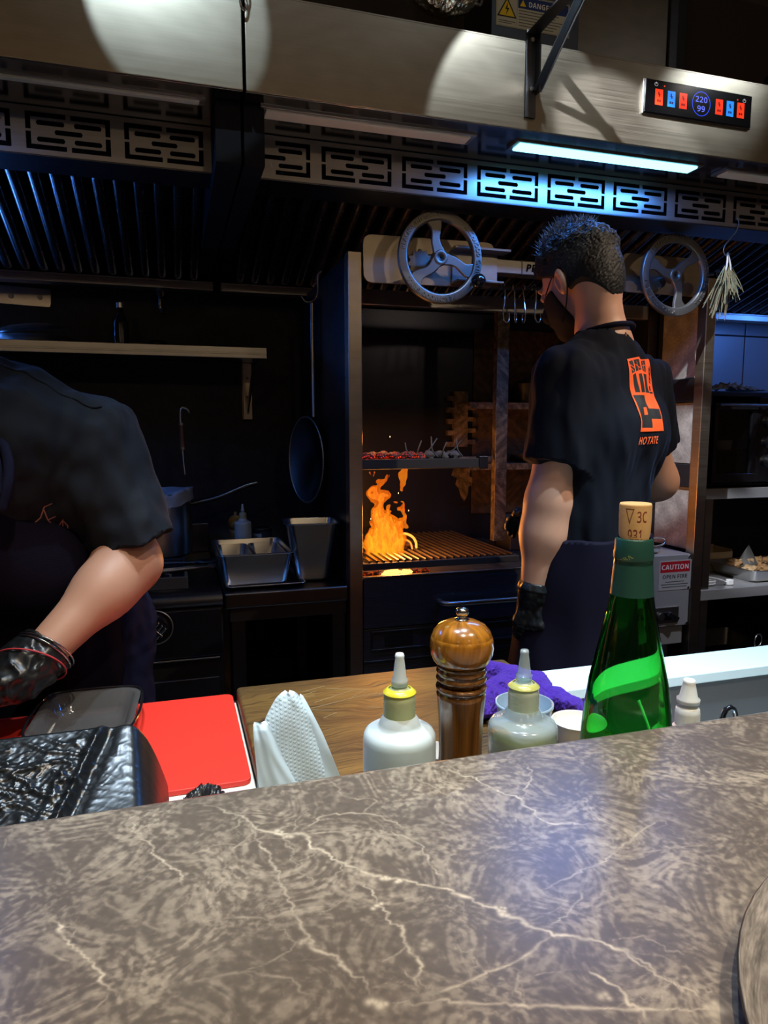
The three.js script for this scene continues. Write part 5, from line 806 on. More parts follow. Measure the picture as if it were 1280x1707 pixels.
{ // folded napkin
  const emb = dataTex(128, 128, (u, v, x, y) => { const a = x % 16, b = (y + (x >> 4 & 1) * 8) % 16, q = Math.hypot(a - 8, b - 8) < 5 ? 220 : 70; return [q, q, q]; }, false, 26, 26);
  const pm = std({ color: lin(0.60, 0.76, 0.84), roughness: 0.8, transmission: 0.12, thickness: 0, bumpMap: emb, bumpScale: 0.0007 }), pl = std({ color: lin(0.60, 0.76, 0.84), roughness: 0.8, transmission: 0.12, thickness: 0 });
  const Z = -0.755, t = thing('paper_napkin', 'folded white paper napkin standing on the wooden board', 'napkin', [0.12, 0.8705, Z]);
  const leaf = (L, z, bulge, thick) => {              // outline rows: left and right edge at rising heights (photograph pixels turned to metres on the napkin's plane)
    const rows = L.map(([a, b, y]) => [atZ(a, y, Z).x, atZ(b, y, Z).x, atZ((a + b) / 2, y, Z).y]), n = rows.length - 1;
    const f = (u, v) => { const q = v * n, i = Math.min(n - 1, Math.floor(q)), k = q - i, A = rows[i], B = rows[i + 1], l = A[0] + (B[0] - A[0]) * k, r = A[1] + (B[1] - A[1]) * k; let y = A[2] + (B[2] - A[2]) * k; return [l + (r - l) * u, y, z + bulge * Math.sin(Math.PI * u) - 0.012 * v + 0.0022 * noise(u * 2 + v, v * 2, z * 90)]; };
    return uvKeep(join([sheet(26, 30, f), sheet(26, 30, (u, v) => { const p = f(u, v); p[2] -= thick; return p; })]));
  };
  const uvKeep = (g) => { const p = g.attributes.position, uv = g.attributes.uv; for (let i = 0; i < p.count; i++) uv.setXY(i, p.getX(i), p.getY(i)); return g; };
  part(t, 'back_leaf', leaf([[470, 590, 1360], [457, 561, 1284], [466, 543, 1238], [478, 527, 1204], [487, 516, 1182], [494, 511, 1173], [500, 507, 1170]], Z - 0.010, 0.004, 0.002), pl);
  part(t, 'embossed_leaf', leaf([[428, 556, 1360], [428, 541, 1292], [430, 530, 1250], [436, 520, 1217], [444, 513, 1195], [452, 508, 1181], [459, 503, 1170], [465, 498, 1163], [471, 493, 1159], [478, 486, 1157]], Z + 0.002, 0.005, 0.002), pm);
  part(t, 'front_fold', leaf([[434, 520, 1360], [429, 490, 1300], [425, 470, 1262], [422, 458, 1230], [421.5, 450, 1214], [422, 446, 1207], [424, 443, 1204]], Z + 0.012, 0.002, 0.0015), pl);
}
{ // pepper mill
  const p = atZ(770, 1040, -0.6), t = thing('pepper_mill', 'tall glossy turned-wood pepper mill with a chrome knob behind the counter', 'pepper mill', [p.x, WT, -0.6]), Y = (y) => y - WT;
  const wm = (a, b) => std({ map: dataTex(256, 256, (u, v) => { const k = 0.5 + 0.5 * loop(u, v, 2.4, 0.6) + 0.22 * loop(u, v, 9, 0.8, 4); return a.map((x, i) => x + (b[i] - x) * Math.max(0, Math.min(1.2, k))); }, true, 1, 1), roughness: 0.22, clearcoat: 1, clearcoatRoughness: 0.06 });
  const dark = wm([70, 43, 17], [118, 78, 34]), light = wm([112, 68, 15], [168, 110, 34]);
  local(t, 'body', lathe([[0.0001, 0], [0.029, 0], [0.030, 0.004], [0.0295, 0.02], [0.026, 0.06], [0.0222, 0.11], [0.0212, 0.145], [0.0220, 0.175], [0.0238, 0.198], [0.0242, 0.2015], [0.0225, 0.2035], [0.0225, 0.2045], [0.0246, 0.2060], [0.0250, 0.2085], [0.0240, 0.2105], [0.0001, 0.2107]], 64), dark);
  local(t, 'collar', lathe([[0.0001, 0.2109], [0.0215, 0.2109], [0.0215, 0.2140], [0.0240, 0.2150], [0.0248, 0.2170], [0.0240, 0.2192], [0.0225, 0.2200], [0.0238, 0.2215], [0.0246, 0.2240], [0.0243, 0.2262], [0.0230, 0.2275], [0.0240, 0.2290], [0.0246, 0.2310], [0.0001, 0.2312]], 64), dark);
  local(t, 'head', lathe([[0.0001, 0.2314], [0.0245, 0.2314], [0.0275, 0.2350], [0.0302, 0.2415], [0.0312, 0.2490], [0.0306, 0.2555], [0.02960, 0.2585], [0.0290, 0.2587], [0.0292, 0.2592], [0.0275, 0.2640], [0.0225, 0.2695], [0.0150, 0.2732], [0.0070, 0.2746], [0.0001, 0.2748]], 64), light);
  local(t, 'knob', lathe([[0.0001, 0.2749], [0.0072, 0.2749], [0.0072, 0.2758], [0.0045, 0.2768], [0.0040, 0.2782], [0.0058, 0.2800], [0.0066, 0.2825], [0.0058, 0.2852], [0.0030, 0.2868], [0.0001, 0.2870]], 32), M.chrome);
}
squeeze([atZ(666, 1140, -0.6).x, WT, -0.6], 'white squeeze bottle with yellow-stained cap left of the pepper mill', 1.0, std({ color: lin(0.66, 0.76, 0.74), roughness: 0.6 }), M.ldpe, std({ color: lin(0.78, 0.70, 0.04), roughness: 0.3, transmission: 0.3, thickness: 0 }), 0.84, std({ color: lin(0.58, 0.66, 0.38), roughness: 0.3, transmission: 0.35, thickness: 0 }));
squeeze([atZ(873, 1140, -0.612).x, WT, -0.612], 'squeeze bottle of olive-yellow oil right of the pepper mill', 1.02, std({ color: lin(0.17, 0.16, 0.012), roughness: 0.4 }), std({ color: lin(0.72, 0.86, 0.90), roughness: 0.16, transmission: 0.72, thickness: 0 }), std({ color: lin(0.62, 0.62, 0.18), roughness: 0.3, transmission: 0.4, thickness: 0 }), 0.84, std({ color: lin(0.66, 0.74, 0.58), roughness: 0.3, transmission: 0.4, thickness: 0 }), 0.160);
squeeze([atZ(1147, 1170, -0.72).x, 0.7205, -0.72], 'opaque white squeeze bottle in the well right of the wine bottle', 1.02, M.white, std({ color: lin(0.68, 0.70, 0.66), roughness: 0.4 }), null, 0.8, std({ color: lin(0.64, 0.66, 0.62), roughness: 0.4 })).children[2].children[0].scale.set(1.75, 1, 1.75);
{ // wine bottle
  const z = -0.59, p = atZ(1057, 900, z), t = thing('wine_bottle', 'tall green wine bottle closed with a cork, standing at right', 'bottle', [p.x, WT, z]), k = (y) => y - WT;
  const prof = [[0.0001, 0.006], [0.030, 0.002], [0.040, 0], [0.0445, 0.003], [0.0465, 0.012], [0.0465, 0.115], [0.0458, 0.140], [0.0435, 0.168], [0.0395, 0.197], [0.0340, 0.224], [0.0285, 0.250], [0.0240, 0.272], [0.0212, 0.290], [0.0196, 0.312], [0.0186, 0.336], [0.0183, 0.345], [0.0150, 0.3465]];
  const inner = prof.slice(4, -1).map(([r, y]) => [r - 0.0032, y + 0.0005]).reverse();
  local(t, 'glass', lathe([...prof, [0.0143, 0.3445], ...inner, [0.038, 0.012], [0.0001, 0.014]], 72), std({ color: lin(1, 1, 1), transmission: 1, roughness: 0.02, thickness: 0.003, ior: 1.5, attenuationColor: lin(0.10, 0.62, 0.13), attenuationDistance: 0.0042 }));
  local(t, 'wine', lathe([[0.0001, 0.0142], [0.037, 0.0142], [0.0428, 0.0165], [0.0428, 0.112], [0.0001, 0.1122]], 64), std({ color: lin(1, 1, 1), transmission: 1, roughness: 0.0, thickness: 0.05, ior: 1.34, attenuationColor: lin(0.75, 0.85, 0.35), attenuationDistance: 0.05 }));
  const foil = canvasTex(1024, 512, (g, W, H) => { g.fillStyle = '#1f4a40'; g.fillRect(0, 0, W, H); for (const x of [80, 420, 760]) { g.save(); g.translate(x, 330); g.rotate(-0.62); g.fillStyle = '#7d8a4e'; g.font = 'bold 62px serif'; g.fillText('ABBA', 0, 0); g.fillStyle = '#5e7350'; g.fillRect(20, 26, 120, 12); g.restore(); } });
  local(t, 'capsule', lathe([[0.0215, 0.2895], [0.0200, 0.312], [0.0190, 0.324], [0.0190, 0.3262], [0.0197, 0.3275], [0.0198, 0.3335], [0.0190, 0.3355], [0.0188, 0.3465], [0.0160, 0.3480]], 64).rotateY(2.2), std({ map: foil, roughness: 0.38, metalness: 0.15 }));
  const ck = canvasTex(1024, 512, (g, W, H) => { g.fillStyle = '#c39b62'; g.fillRect(0, 0, W, H); for (let i = 0; i < 900; i++) { g.fillStyle = rnd() < 0.5 ? 'rgba(90,52,20,0.22)' : 'rgba(230,200,150,0.25)'; g.fillRect(rnd() * W, rnd() * H, rr(2, 10), rr(2, 7)); } g.fillStyle = '#6e431f'; g.fillRect(0, 118, W, 9); g.strokeStyle = '#6e431f'; g.lineWidth = 9; for (const x of [100, 440, 780]) { g.beginPath(); g.moveTo(x, 190); g.lineTo(x + 80, 190); g.lineTo(x + 40, 275); g.closePath(); g.stroke(); g.fillStyle = '#6e2c14'; g.font = 'bold 92px monospace'; g.fillText('3C', x + 110, 270); g.fillText('931', x + 20, 375); g.fillText('271', x + 40, 468); } });
  local(t, 'cork', lathe([[0.0135, 0.330], [0.0140, 0.347], [0.0152, 0.352], [0.0158, 0.368], [0.0158, 0.3815], [0.0150, 0.3835], [0.0001, 0.3838]], 48).rotateY(2.35), std({ map: ck, roughness: 0.8 }));
}
{ // purple towel, containers and small things
  const f = (x, y, z) => { let d = smin(cap(x, y, z, [0.425, 0.890, -0.930], [0.520, 0.893, -0.985], 0.024, 0.026), cap(x, y, z, [0.470, 0.888, -0.880], [0.530, 0.888, -0.935], 0.020, 0.022), 0.03); d = smin(d, cap(x, y, z, [0.505, 0.900, -1.035], [0.560, 0.892, -0.985], 0.020, 0.022), 0.02); d = smin(d, cap(x, y, z, [0.560, 0.888, -0.985], [0.578, 0.884, -0.905], 0.018, 0.017), 0.012); d += 0.004 * noise(x * 30, y * 30, z * 30) + 0.0016 * noise(x * 190, y * 190, z * 190); return Math.max(d, 0.8712 - y); };
  solo('terry_towel', 'crumpled purple terry towel lying on the wooden board', 'towel', uvBox(surf(f, [0.39, 0.866, -1.07], [0.62, 0.94, -0.84], 0.0034)), std({ color: lin(0.045, 0.012, 0.26), roughness: 1, sheen: 0.8, sheenColor: lin(0.25, 0.12, 0.7) }), [-0.018, 0, 0.036]);
  const c = atZ(874, 1170, -0.772), t = thing('deli_pot', 'round translucent deli pot behind the oil bottle', 'container', [c.x, 0.8710, -0.772]), h = c.y - 0.8710;
  local(t, 'pot', lathe([[0.0001, 0], [0.026, 0], [0.028, 0.003], [0.0355, h - 0.006], [0.0375, h - 0.004], [0.0375, h], [0.0345, h], [0.027, 0.005], [0.0001, 0.004]], 48), std({ color: lin(0.50, 0.68, 0.80), transmission: 0.4, thickness: 0, roughness: 0.3 }));
  const e = atZ(957, 1200, -0.79), u = thing('paper_cup', 'small white cup between the oil bottle and the wine bottle', 'cup', [e.x + 0.004, 0.8710, -0.79]), q = e.y - 0.8710;
  local(u, 'cup', lathe([[0.0001, 0], [0.024, 0], [0.0255, 0.002], [0.0330, q - 0.003], [0.0342, q - 0.001], [0.0335, q], [0.0320, q - 0.002], [0.0235, 0.004], [0.0001, 0.004]], 48), std({ color: lin(0.66, 0.66, 0.60), roughness: 0.5 }));
  const s = atZ(729, 1253, -0.685), v = thing('paper_cup', 'tiny white cup almost hidden between the white squeeze bottle and the mill', 'cup', [s.x, 0.8710, -0.69]), r = s.y - 0.8710;
  local(v, 'cup', lathe([[0.0001, 0], [0.015, 0], [0.020, r - 0.002], [0.021, r], [0.019, r], [0.014, 0.003], [0.0001, 0.003]], 32), M.white);
  const b = atZ(1212, 1180, -0.80), w = thing('utensil', 'black looped utensil handle in the well at right', 'utensil', [b.x, 0.7205, -0.80]), y = b.y - 0.7205;
  local(w, 'loop', tube([[-0.016, 0, 0], [-0.014, y * 0.6, 0], [-0.006, y, 0.004], [0.004, y + 0.002, 0.004], [0.016, y - 0.012, 0.0], [0.020, 0, 0]], 0.004, 40, 8), M.blackGloss);
  const d = atZ(1112, 1190, -0.86), g = thing('spoon', 'thin pale spoon handle leaning in the well beside the wine bottle', 'spoon', [d.x, 0.7205, -0.86]);
  local(g, 'handle', rod([-0.022, d.y - 0.7205 + 0.012, -0.03], [0.030, 0.004, 0.05], 0.0032), M.white);
}

// ---------------------------------------------------------------- people
const add3 = (a, b, k = 1) => [a[0] + b[0] * k, a[1] + b[1] * k, a[2] + b[2] * k], dot3 = (a, b) => a[0] * b[0] + a[1] * b[1] + a[2] * b[2];
const unit = (a) => { const l = Math.hypot(...a); return a.map((x) => x / l); }, cross3 = (a, b) => [a[1] * b[2] - a[2] * b[1], a[2] * b[0] - a[0] * b[2], a[0] * b[1] - a[1] * b[0]];
const mix3 = (a, b, k) => a.map((x, i) => x + (b[i] - x) * k);
function hand(w, dir, back, side, curl, s = 1) {      // bones of a hand: wrist, direction of the fingers, direction of the back of the hand, +1/-1 thumb side
  const d = unit(dir), b = unit(add3(back, d, -dot3(back, d))), t = cross3(d, b).map((x) => x * side), L = [], at = (x, y, z) => add3(add3(add3(w, d, x * s), t, y * s), b, z * s);
  for (const y of [-0.026, -0.009, 0.009, 0.026]) L.push([at(0.015, y * 0.55, 0), at(0.078, y, 0.004), 0.0155 * s, 0.0135 * s]);
  [[-0.031, 0.062, 0.0078], [-0.011, 0.078, 0.0088], [0.010, 0.084, 0.0092], [0.031, 0.074, 0.0090]].forEach(([y, l, r], i) => {
    let p = at(0.080, y, 0.003), ang = 0.15 + curl * 0.55; for (const [q, rr2] of [[0.45, 1], [0.30, 0.92], [0.25, 0.84]]) { const dv = add3(add3(d.map((x) => x * Math.cos(ang)), b, -Math.sin(ang)), t, y * 1.6), n = add3(p, dv, l * q * s); L.push([p, n, r * rr2 * s, r * rr2 * 0.94 * s]); p = n; ang += curl * 0.6; }
  });
  const t0 = at(0.018, 0.026, -0.004), t1 = at(0.052, 0.052, -0.016), t2 = at(0.078, 0.060, -0.026), t3 = at(0.098, 0.060, -0.034);
  L.push([t0, t1, 0.014 * s, 0.0115 * s], [t1, t2, 0.0112 * s, 0.0100 * s], [t2, t3, 0.0100 * s, 0.0085 * s]);
  return L;
}
function headField(c, hf, hu, hl, ears = true) {                   // a head with brow, nose, lips, chin and ears
  const at = (x, y, z) => add3(add3(add3(c, hl, x), hu, y), hf, z), ax = [hl, hu, hf];
  return (x, y, z) => {
    let d = ell(x, y, z, at(0, 0.022, -0.012), [0.076, 0.096, 0.097], ax);
    d = smin(d, ell(x, y, z, at(0, -0.045, 0.030), [0.059, 0.072, 0.063], ax), 0.03);
    d = smin(d, ell(x, y, z, at(0, -0.030, -0.048), [0.062, 0.066, 0.054], ax), 0.03);
    d = smin(d, ell(x, y, z, at(0, -0.098, 0.066), [0.026, 0.020, 0.022], ax), 0.025);
    d = smin(d, cap(x, y, z, at(0, 0.010, 0.090), at(0, -0.030, 0.108), 0.008, 0.013), 0.012);
    d = smin(d, ell(x, y, z, at(0, 0.022, 0.082), [0.052, 0.010, 0.010], ax), 0.012);
    d = smin(d, ell(x, y, z, at(0, -0.062, 0.090), [0.024, 0.008, 0.008], ax), 0.006);
    for (const s of [-1, 1]) { d = Math.max(d, -ell(x, y, z, at(s * 0.031, 0.004, 0.098), [0.016, 0.009, 0.012], ax)); d = smin(d, ell(x, y, z, at(s * 0.031, 0.003, 0.083), [0.013, 0.010, 0.010], ax), 0.004);
      if (!ears) continue; const e = at(s * 0.080, -0.012, -0.008), ea = [unit(add3(hl.map((q) => q * s), hf, 0.55)), hu, unit(add3(hf, hl, -0.55 * s))]; let er = ell(x, y, z, e, [0.011, 0.034, 0.020], ea); er = Math.max(er, -ell(x, y, z, add3(e, ea[0], 0.010), [0.008, 0.022, 0.012], ea)); d = smin(d, er, 0.006); }
    return d;
  };
}
const boxOf = (list, m) => { const lo = [9, 9, 9], hi = [-9, -9, -9]; for (const [a, b, r, q] of list) for (const p of [a, b]) for (let i = 0; i < 3; i++) { lo[i] = Math.min(lo[i], p[i] - Math.max(r, q) - m); hi[i] = Math.max(hi[i], p[i] + Math.max(r, q) + m); } return [lo, hi]; };
const plane = (p, n) => { const k = dot3(p, n); return (x, y, z) => x * n[0] + y * n[1] + z * n[2] - k; };
function person(label, body) { const g = join(body), t = new THREE.Mesh(g, M.skin); t.name = numbered('person'); t.userData = { label, category: 'person' }; baseOf.set(t, V(0, 0, 0)); scene.add(t); return t; }
function hands(b, wrist, f) { return (x, y, z) => f(x, y, z); }
function decal(f, o, ux, uy, n, w, h, lift, nu = 24, nv = 40) {   // print lying on a cloth surface: rays sent inwards along -n
  return sheet(nu, nv, (u, v) => { let p = add3(add3(o, ux, (u - 0.5) * w), uy, (v - 0.5) * h), t = 0; for (let i = 0; i < 60; i++) { const q = add3(p, n, -t), d = f(...q); if (d < 0.0004) break; t += d * 0.8; if (t > 0.5) break; } return add3(p, n, -t + lift); });
}

// standing cook, seen from behind
{
  const f = [-0.39, 0, -0.921], l = [-0.921, 0, 0.39], o = [1.018, 0, -1.48], A = (x, y, z = 0) => add3(add3([o[0], y, o[2]], l, x), f, z);
  const hp = add3(A(0, 0.94, 0.0), [-0.035, 0, 0], 1), Hh = (x, y, z = 0) => add3(add3([hp[0], y, hp[2]], l, x), f, z);
  const shL = A(0.165, 1.415, 0.0), elL = atZ(915, 838, -1.425).toArray(), wrL = atZ(890, 985, -1.43).toArray();
  const shR = A(-0.165, 1.415, 0.0), elR = atZ(1096, 802, -1.60).toArray(), wrR = A(-0.10, 1.06, 0.24);
  const c7 = A(0.0, 1.50, 0.005), hc = [0.974, 1.658, -1.545], pitch = 0.42, ff = unit([-0.34, 0, -0.94]);
  const hf = unit([ff[0] * Math.cos(pitch), -Math.sin(pitch), ff[2] * Math.cos(pitch)]), hl = unit(cross3([0, 1, 0], ff)).map((x) => x), hu = cross3(hf, hl).map((x) => x);
  const HL = dot3(hl, l) > 0 ? hl : hl.map((x) => -x), HU = hu[1] > 0 ? hu : hu.map((x) => -x);
  const headF = headField(hc, hf, HU, HL), bareF = headField(hc, hf, HU, HL, false), nk = add3(add3(hc, HU, -0.045), hf, -0.035);
  const arms = [[shL, elL, 0.047, 0.050], [elL, mix3(elL, wrL, 0.35), 0.052, 0.050], [mix3(elL, wrL, 0.35), wrL, 0.050, 0.031], [shR, elR, 0.047, 0.047], [elR, mix3(elR, wrR, 0.35), 0.050, 0.047], [mix3(elR, wrR, 0.35), wrR, 0.047, 0.030]];
  const torso = [[A(0.10, 1.39), A(-0.10, 1.39), 0.055, 0.055], [A(0.055, 1.30, 0.01), A(-0.055, 1.30, 0.01), 0.095, 0.095], [A(0.03, 1.28), Hh(0.03, 1.0), 0.095, 0.095], [A(-0.03, 1.28), Hh(-0.03, 1.0), 0.095, 0.095], [c7, nk, 0.058, 0.056], [c7, shL, 0.050, 0.036], [c7, shR, 0.050, 0.036]];
  const legs = []; for (const s of [-1, 1]) legs.push([Hh(0.06 * s, 0.92), Hh(0.085 * s, 0.50, 0.02), 0.080, 0.056], [Hh(0.085 * s, 0.50, 0.02), Hh(0.095 * s, 0.10, -0.02), 0.056, 0.040], [Hh(0.095 * s, 0.06, -0.03), Hh(0.105 * s, 0.045, 0.13), 0.036, 0.030]);
  const dirL = unit(add3(wrL, elL, -1)), handL = hand(wrL, add3(dirL, [0, -0.4, 0]), [-0.7, 0, 0.7], -1, 0.55, 1.0), handR = hand(wrR, [-0.4, -0.15, -0.9], [0.2, 1, 0], 1, 0.8, 1.0);
  const thinH = [...handL, ...handR].map((b) => [b[0], b[1], b[2] * 0.72, b[3] * 0.72]), all = [...arms, ...torso, ...legs, ...thinH], mainF = bones([...arms, ...torso, ...legs], 0.035), handF = bones(thinH, 0.006), bodyF = (x, y, z) => smin(mainF(x, y, z), handF(x, y, z), 0.008);
  const both = (x, y, z) => (y > 1.42 ? smin(bodyF(x, y, z), headF(x, y, z), 0.02) : bodyF(x, y, z));
  const cut = 1.60, [blo, bhi] = boxOf(all, 0.03);
  const p = person('cook standing with his back turned, black T-shirt with orange print and face mask', [surf((x, y, z) => both(x, y, z), [blo[0], blo[1], blo[2]], [bhi[0], 1.515, bhi[2]], 0.009), surf(both, [hc[0] - 0.17, 1.49, hc[2] - 0.19], [hc[0] + 0.19, 1.86, hc[2] + 0.19], 0.0042)]);
  // T-shirt
  const hemL = mix3(shL, elL, 0.70), hemR = mix3(shR, elR, 0.64), dL = unit(add3(elL, shL, -1)), dR = unit(add3(elR, shR, -1));
  const tb = bones([[A(0.115, 1.408), A(-0.115, 1.408), 0.075, 0.075], [A(0.075, 1.30, 0.0), A(-0.075, 1.30, 0.0), 0.110, 0.110], [A(0.06, 1.27), Hh(0.055, 0.98), 0.106, 0.108], [A(-0.06, 1.27), Hh(-0.055, 0.98), 0.106, 0.108], [add3(c7, [0, -0.018, 0]), A(0.10, 1.435), 0.064, 0.056], [add3(c7, [0, -0.018, 0]), A(-0.10, 1.435), 0.064, 0.056]], 0.05);
  const slv = [cap, [shL, add3(hemL, dL, 0.05), 0.074, 0.080], [shR, add3(hemR, dR, 0.05), 0.070, 0.076]], pL = plane(hemL, unit(add3(dL, l, 0.15))), pR = plane(hemR, dR), nb = add3(c7, f, 0.004);
  const shirtF = (x, y, z) => {
    const w = 0.010 * noise(x * 9 + z * 5, y * 3.2, z * 9) + 0.0035 * noise(x * 24, y * 9, z * 24);
    let d = Math.max(tb(x, y, z), 0.985 - y + 0.006 * noise(x * 20, 1, z * 20));
    const a = Math.max(cap(x, y, z, ...slv[1]), pL(x, y, z)), b = Math.max(cap(x, y, z, ...slv[2]), pR(x, y, z));
    d = smin(d, a, 0.02); d = smin(d, b, 0.02) + w;
    const neck = cap(x, y, z, add3(c7, [0, 0.012, 0]), nk, 0.064, 0.075);
    return Math.max(d, -neck, y - 1.60);
  };
  const [tlo, thi] = [[o[0] - 0.32, 0.96, o[2] - 0.30], [o[0] + 0.36, 1.60, o[2] + 0.24]];
  const sh = part(p, 't_shirt', surf(shirtF, tlo, thi, 0.0065), M.shirt);
  { const ring = []; for (let i = 0; i < 40; i++) { const a = i / 40 * Math.PI * 2, q = add3(add3(c7, l, 0.068 * Math.cos(a)), f, 0.066 * Math.sin(a) + 0.012); let y = 1.60; while (y > 1.30 && shirtF(q[0], y, q[2]) > 0) y -= 0.002; ring.push([q[0], y + 0.001, q[2]]); } part(sh, 'collar', tube(ring, 0.0045, 160, 8, true), M.shirt); }
  const art = canvasTex(640, 1024, (g, W, H) => {
    g.clearRect(0, 0, W, H); g.fillStyle = '#ff5a14'; g.beginPath(); g.moveTo(20, 60); g.lineTo(280, 20); g.lineTo(330, 50); g.lineTo(600, 30); g.lineTo(620, 850); g.lineTo(20, 860); g.closePath(); g.fill();
    g.fillStyle = '#0c0c10'; const q = (...a) => { g.beginPath(); for (let i = 0; i < a.length; i += 2) i ? g.lineTo(a[i], a[i + 1]) : g.moveTo(a[i], a[i + 1]); g.closePath(); g.fill(); };
    q(50, 84, 130, 66, 150, 190, 80, 215); q(150, 62, 270, 46, 320, 160, 175, 190); q(335, 66, 430, 56, 420, 190, 345, 175); q(95, 232, 160, 205, 215, 420, 115, 424); q(230, 215, 300, 205, 330, 418, 250, 420); q(345, 205, 430, 215, 455, 426, 345, 420); q(50, 455, 305, 450, 300, 815, 50, 815); q(300, 600, 600, 600, 600, 716, 300, 716);
    g.fillStyle = '#ff5a14'; q(150, 590, 240, 585, 235, 670, 145, 675); g.strokeStyle = '#ff5a14'; g.lineWidth = 9; for (const [a, b, c, d] of [[60, 120, 140, 150], [70, 160, 120, 190], [180, 110, 300, 150], [210, 70, 250, 180], [350, 120, 420, 110], [380, 70, 385, 180]]) { g.beginPath(); g.moveTo(a, b); g.lineTo(c, d); g.stroke(); }
    g.fillStyle = '#0c0c10'; q(490, 150, 530, 110, 570, 190, 560, 320, 510, 300); g.strokeStyle = '#ff5a14'; g.lineWidth = 8; for (const y of [170, 220, 270]) { g.beginPath(); g.moveTo(500, y); g.lineTo(560, y + 30); g.stroke(); } g.fillStyle = '#0c0c10'; q(500, 345, 545, 340, 550, 395, 505, 400); q(470, 410, 590, 405, 590, 425, 470, 430);
    g.fillStyle = '#ff6a30'; g.font = 'bold 118px sans-serif'; g.textBaseline = 'alphabetic'; g.save(); g.translate(20, 1004); g.transform(1, -0.03, -0.12, 1, 0, 0); g.fillText('HOTATE', 0, 0, 560); g.restore();
  });
  const pn = f.map((x) => -x), pr = l.map((x) => -x);
  part(sh, 'back_print', decal(shirtF, add3(A(-0.012, 1.366), pn, 0.35), pr, [0, 1, 0], pn, 0.104, 0.214, 0.0016), std({ map: art, alphaTest: 0.5, roughness: 0.75, side: THREE.DoubleSide }));
  // trousers, shoes, apron wrapped round the hips
  const tr = bones(legs.map((b) => [b[0], b[1], b[2] + 0.022, b[3] + 0.022]).filter((b) => b[1][1] > 0.06).concat([[Hh(0.05, 0.93), Hh(-0.05, 0.93), 0.112, 0.112]]), 0.03);
  part(p, 'trousers', surf((x, y, z) => Math.max(tr(x, y, z) + 0.008 * noise(x * 9, y * 8, z * 9), 0.10 - y, y - 0.985), [hp[0] - 0.3, 0.08, hp[2] - 0.28], [hp[0] + 0.3, 1.0, hp[2] + 0.28], 0.010), M.trousers);
  const apB = bones([[Hh(0.050, 1.03), Hh(0.075, 0.50, 0.02), 0.122, 0.140], [Hh(-0.050, 1.03), Hh(-0.075, 0.50, 0.02), 0.122, 0.140]], 0.06);
  const ap = part(p, 'apron', surf((x, y, z) => Math.max(apB(x, y, z) + 0.010 * noise(x * 8, y * 2.5, z * 8), 0.44 - y, y - 1.045 - 0.004 * noise(x * 14, 2, z * 14)), [hp[0] - 0.3, 0.42, hp[2] - 0.3], [hp[0] + 0.3, 1.07, hp[2] + 0.3], 0.009), M.apron);
  { const nb2 = []; for (let i = 0; i < 24; i++) { const a = i / 24 * Math.PI * 2, k = Math.sin(a); nb2.push(add3(add3(add3(c7, l, 0.066 * Math.cos(a)), f, 0.070 * k + 0.006), [0, 0.030 - 0.050 * Math.max(0, k) - 0.016 * k, 0])); } part(ap, 'neck_strap', tube(nb2, 0.0065, 110, 8, true), M.apron); }
  for (const s of [-1, 1]) part(p, 'shoe', surf((x, y, z) => Math.max(cap(x, y, z, Hh(0.095 * s, 0.055, -0.05), Hh(0.105 * s, 0.045, 0.15), 0.052, 0.046), 0.002 - y), add3(Hh(0.10 * s, 0, 0.05), [-0.2, 0, -0.2]), add3(Hh(0.10 * s, 0.13, 0.05), [0.2, 0, 0.2]), 0.010), M.black);
  for (const [w, e, hb] of [[wrL, elL, handL], [wrR, elR, handR]]) {
    const cu = mix3(w, e, 0.02), gb = bones(hb, 0.012), cuff = [w, cu, 0.040, 0.040], dd = unit(add3(e, w, -1)), gf = (x, y, z) => Math.max(smin(gb(x, y, z), cap(x, y, z, cuff[0], cuff[1], 0.037, 0.040), 0.015) + 0.0016 * noise(x * 60, y * 40, z * 60), plane(add3(w, dd, 0.022), dd)(x, y, z)); const [lo, hi] = boxOf([...hb, cuff], 0.02);
    part(p, 'glove', surf(gf, lo, hi, 0.0034), M.glove);
  }
  // mask with ear loops
  const mk = (x, y, z) => { const q = [x - hc[0], y - hc[1], z - hc[2]], fz = dot3(q, hf), uy = dot3(q, HU); const d = headF(x, y, z); return Math.max(d - 0.0055, -(fz - 0.022 - 0.25 * (uy + 0.05)), uy + 0.008, -(uy + 0.140)); };
  const mask = part(p, 'face_mask', surf(mk, [hc[0] - 0.15, hc[1] - 0.18, hc[2] - 0.16], [hc[0] + 0.15, hc[1] + 0.06, hc[2] + 0.14], 0.004), M.blackMatte);
  for (const s of [-1, 1]) { const B = (x, y, z) => add3(add3(add3(hc, HL, x * s), HU, y), hf, z); part(mask, 'ear_loop', tube([B(0.064, -0.095, 0.035), B(0.072, -0.070, 0.006), B(0.084, -0.030, -0.024), B(0.088, 0.004, -0.030), B(0.084, 0.026, -0.012), B(0.076, 0.008, 0.022), B(0.071, -0.012, 0.050)], 0.0016, 50, 6), M.blackMatte); }
  // hair: cropped back and sides, longer spiky top
  const C = (x, y, z) => { const q = [x - hc[0], y - hc[1], z - hc[2]]; return [dot3(q, HL), dot3(q, HU), dot3(q, hf)]; };
  const skull = (x, y, z) => ell(x, y, z, add3(add3(hc, HU, 0.022), hf, -0.012), [0.076, 0.096, 0.097], [HL, HU, hf]);
  const step = (a, b, x) => { const t = Math.max(0, Math.min(1, (x - a) / (b - a))); return t * t * (3 - 2 * t); };
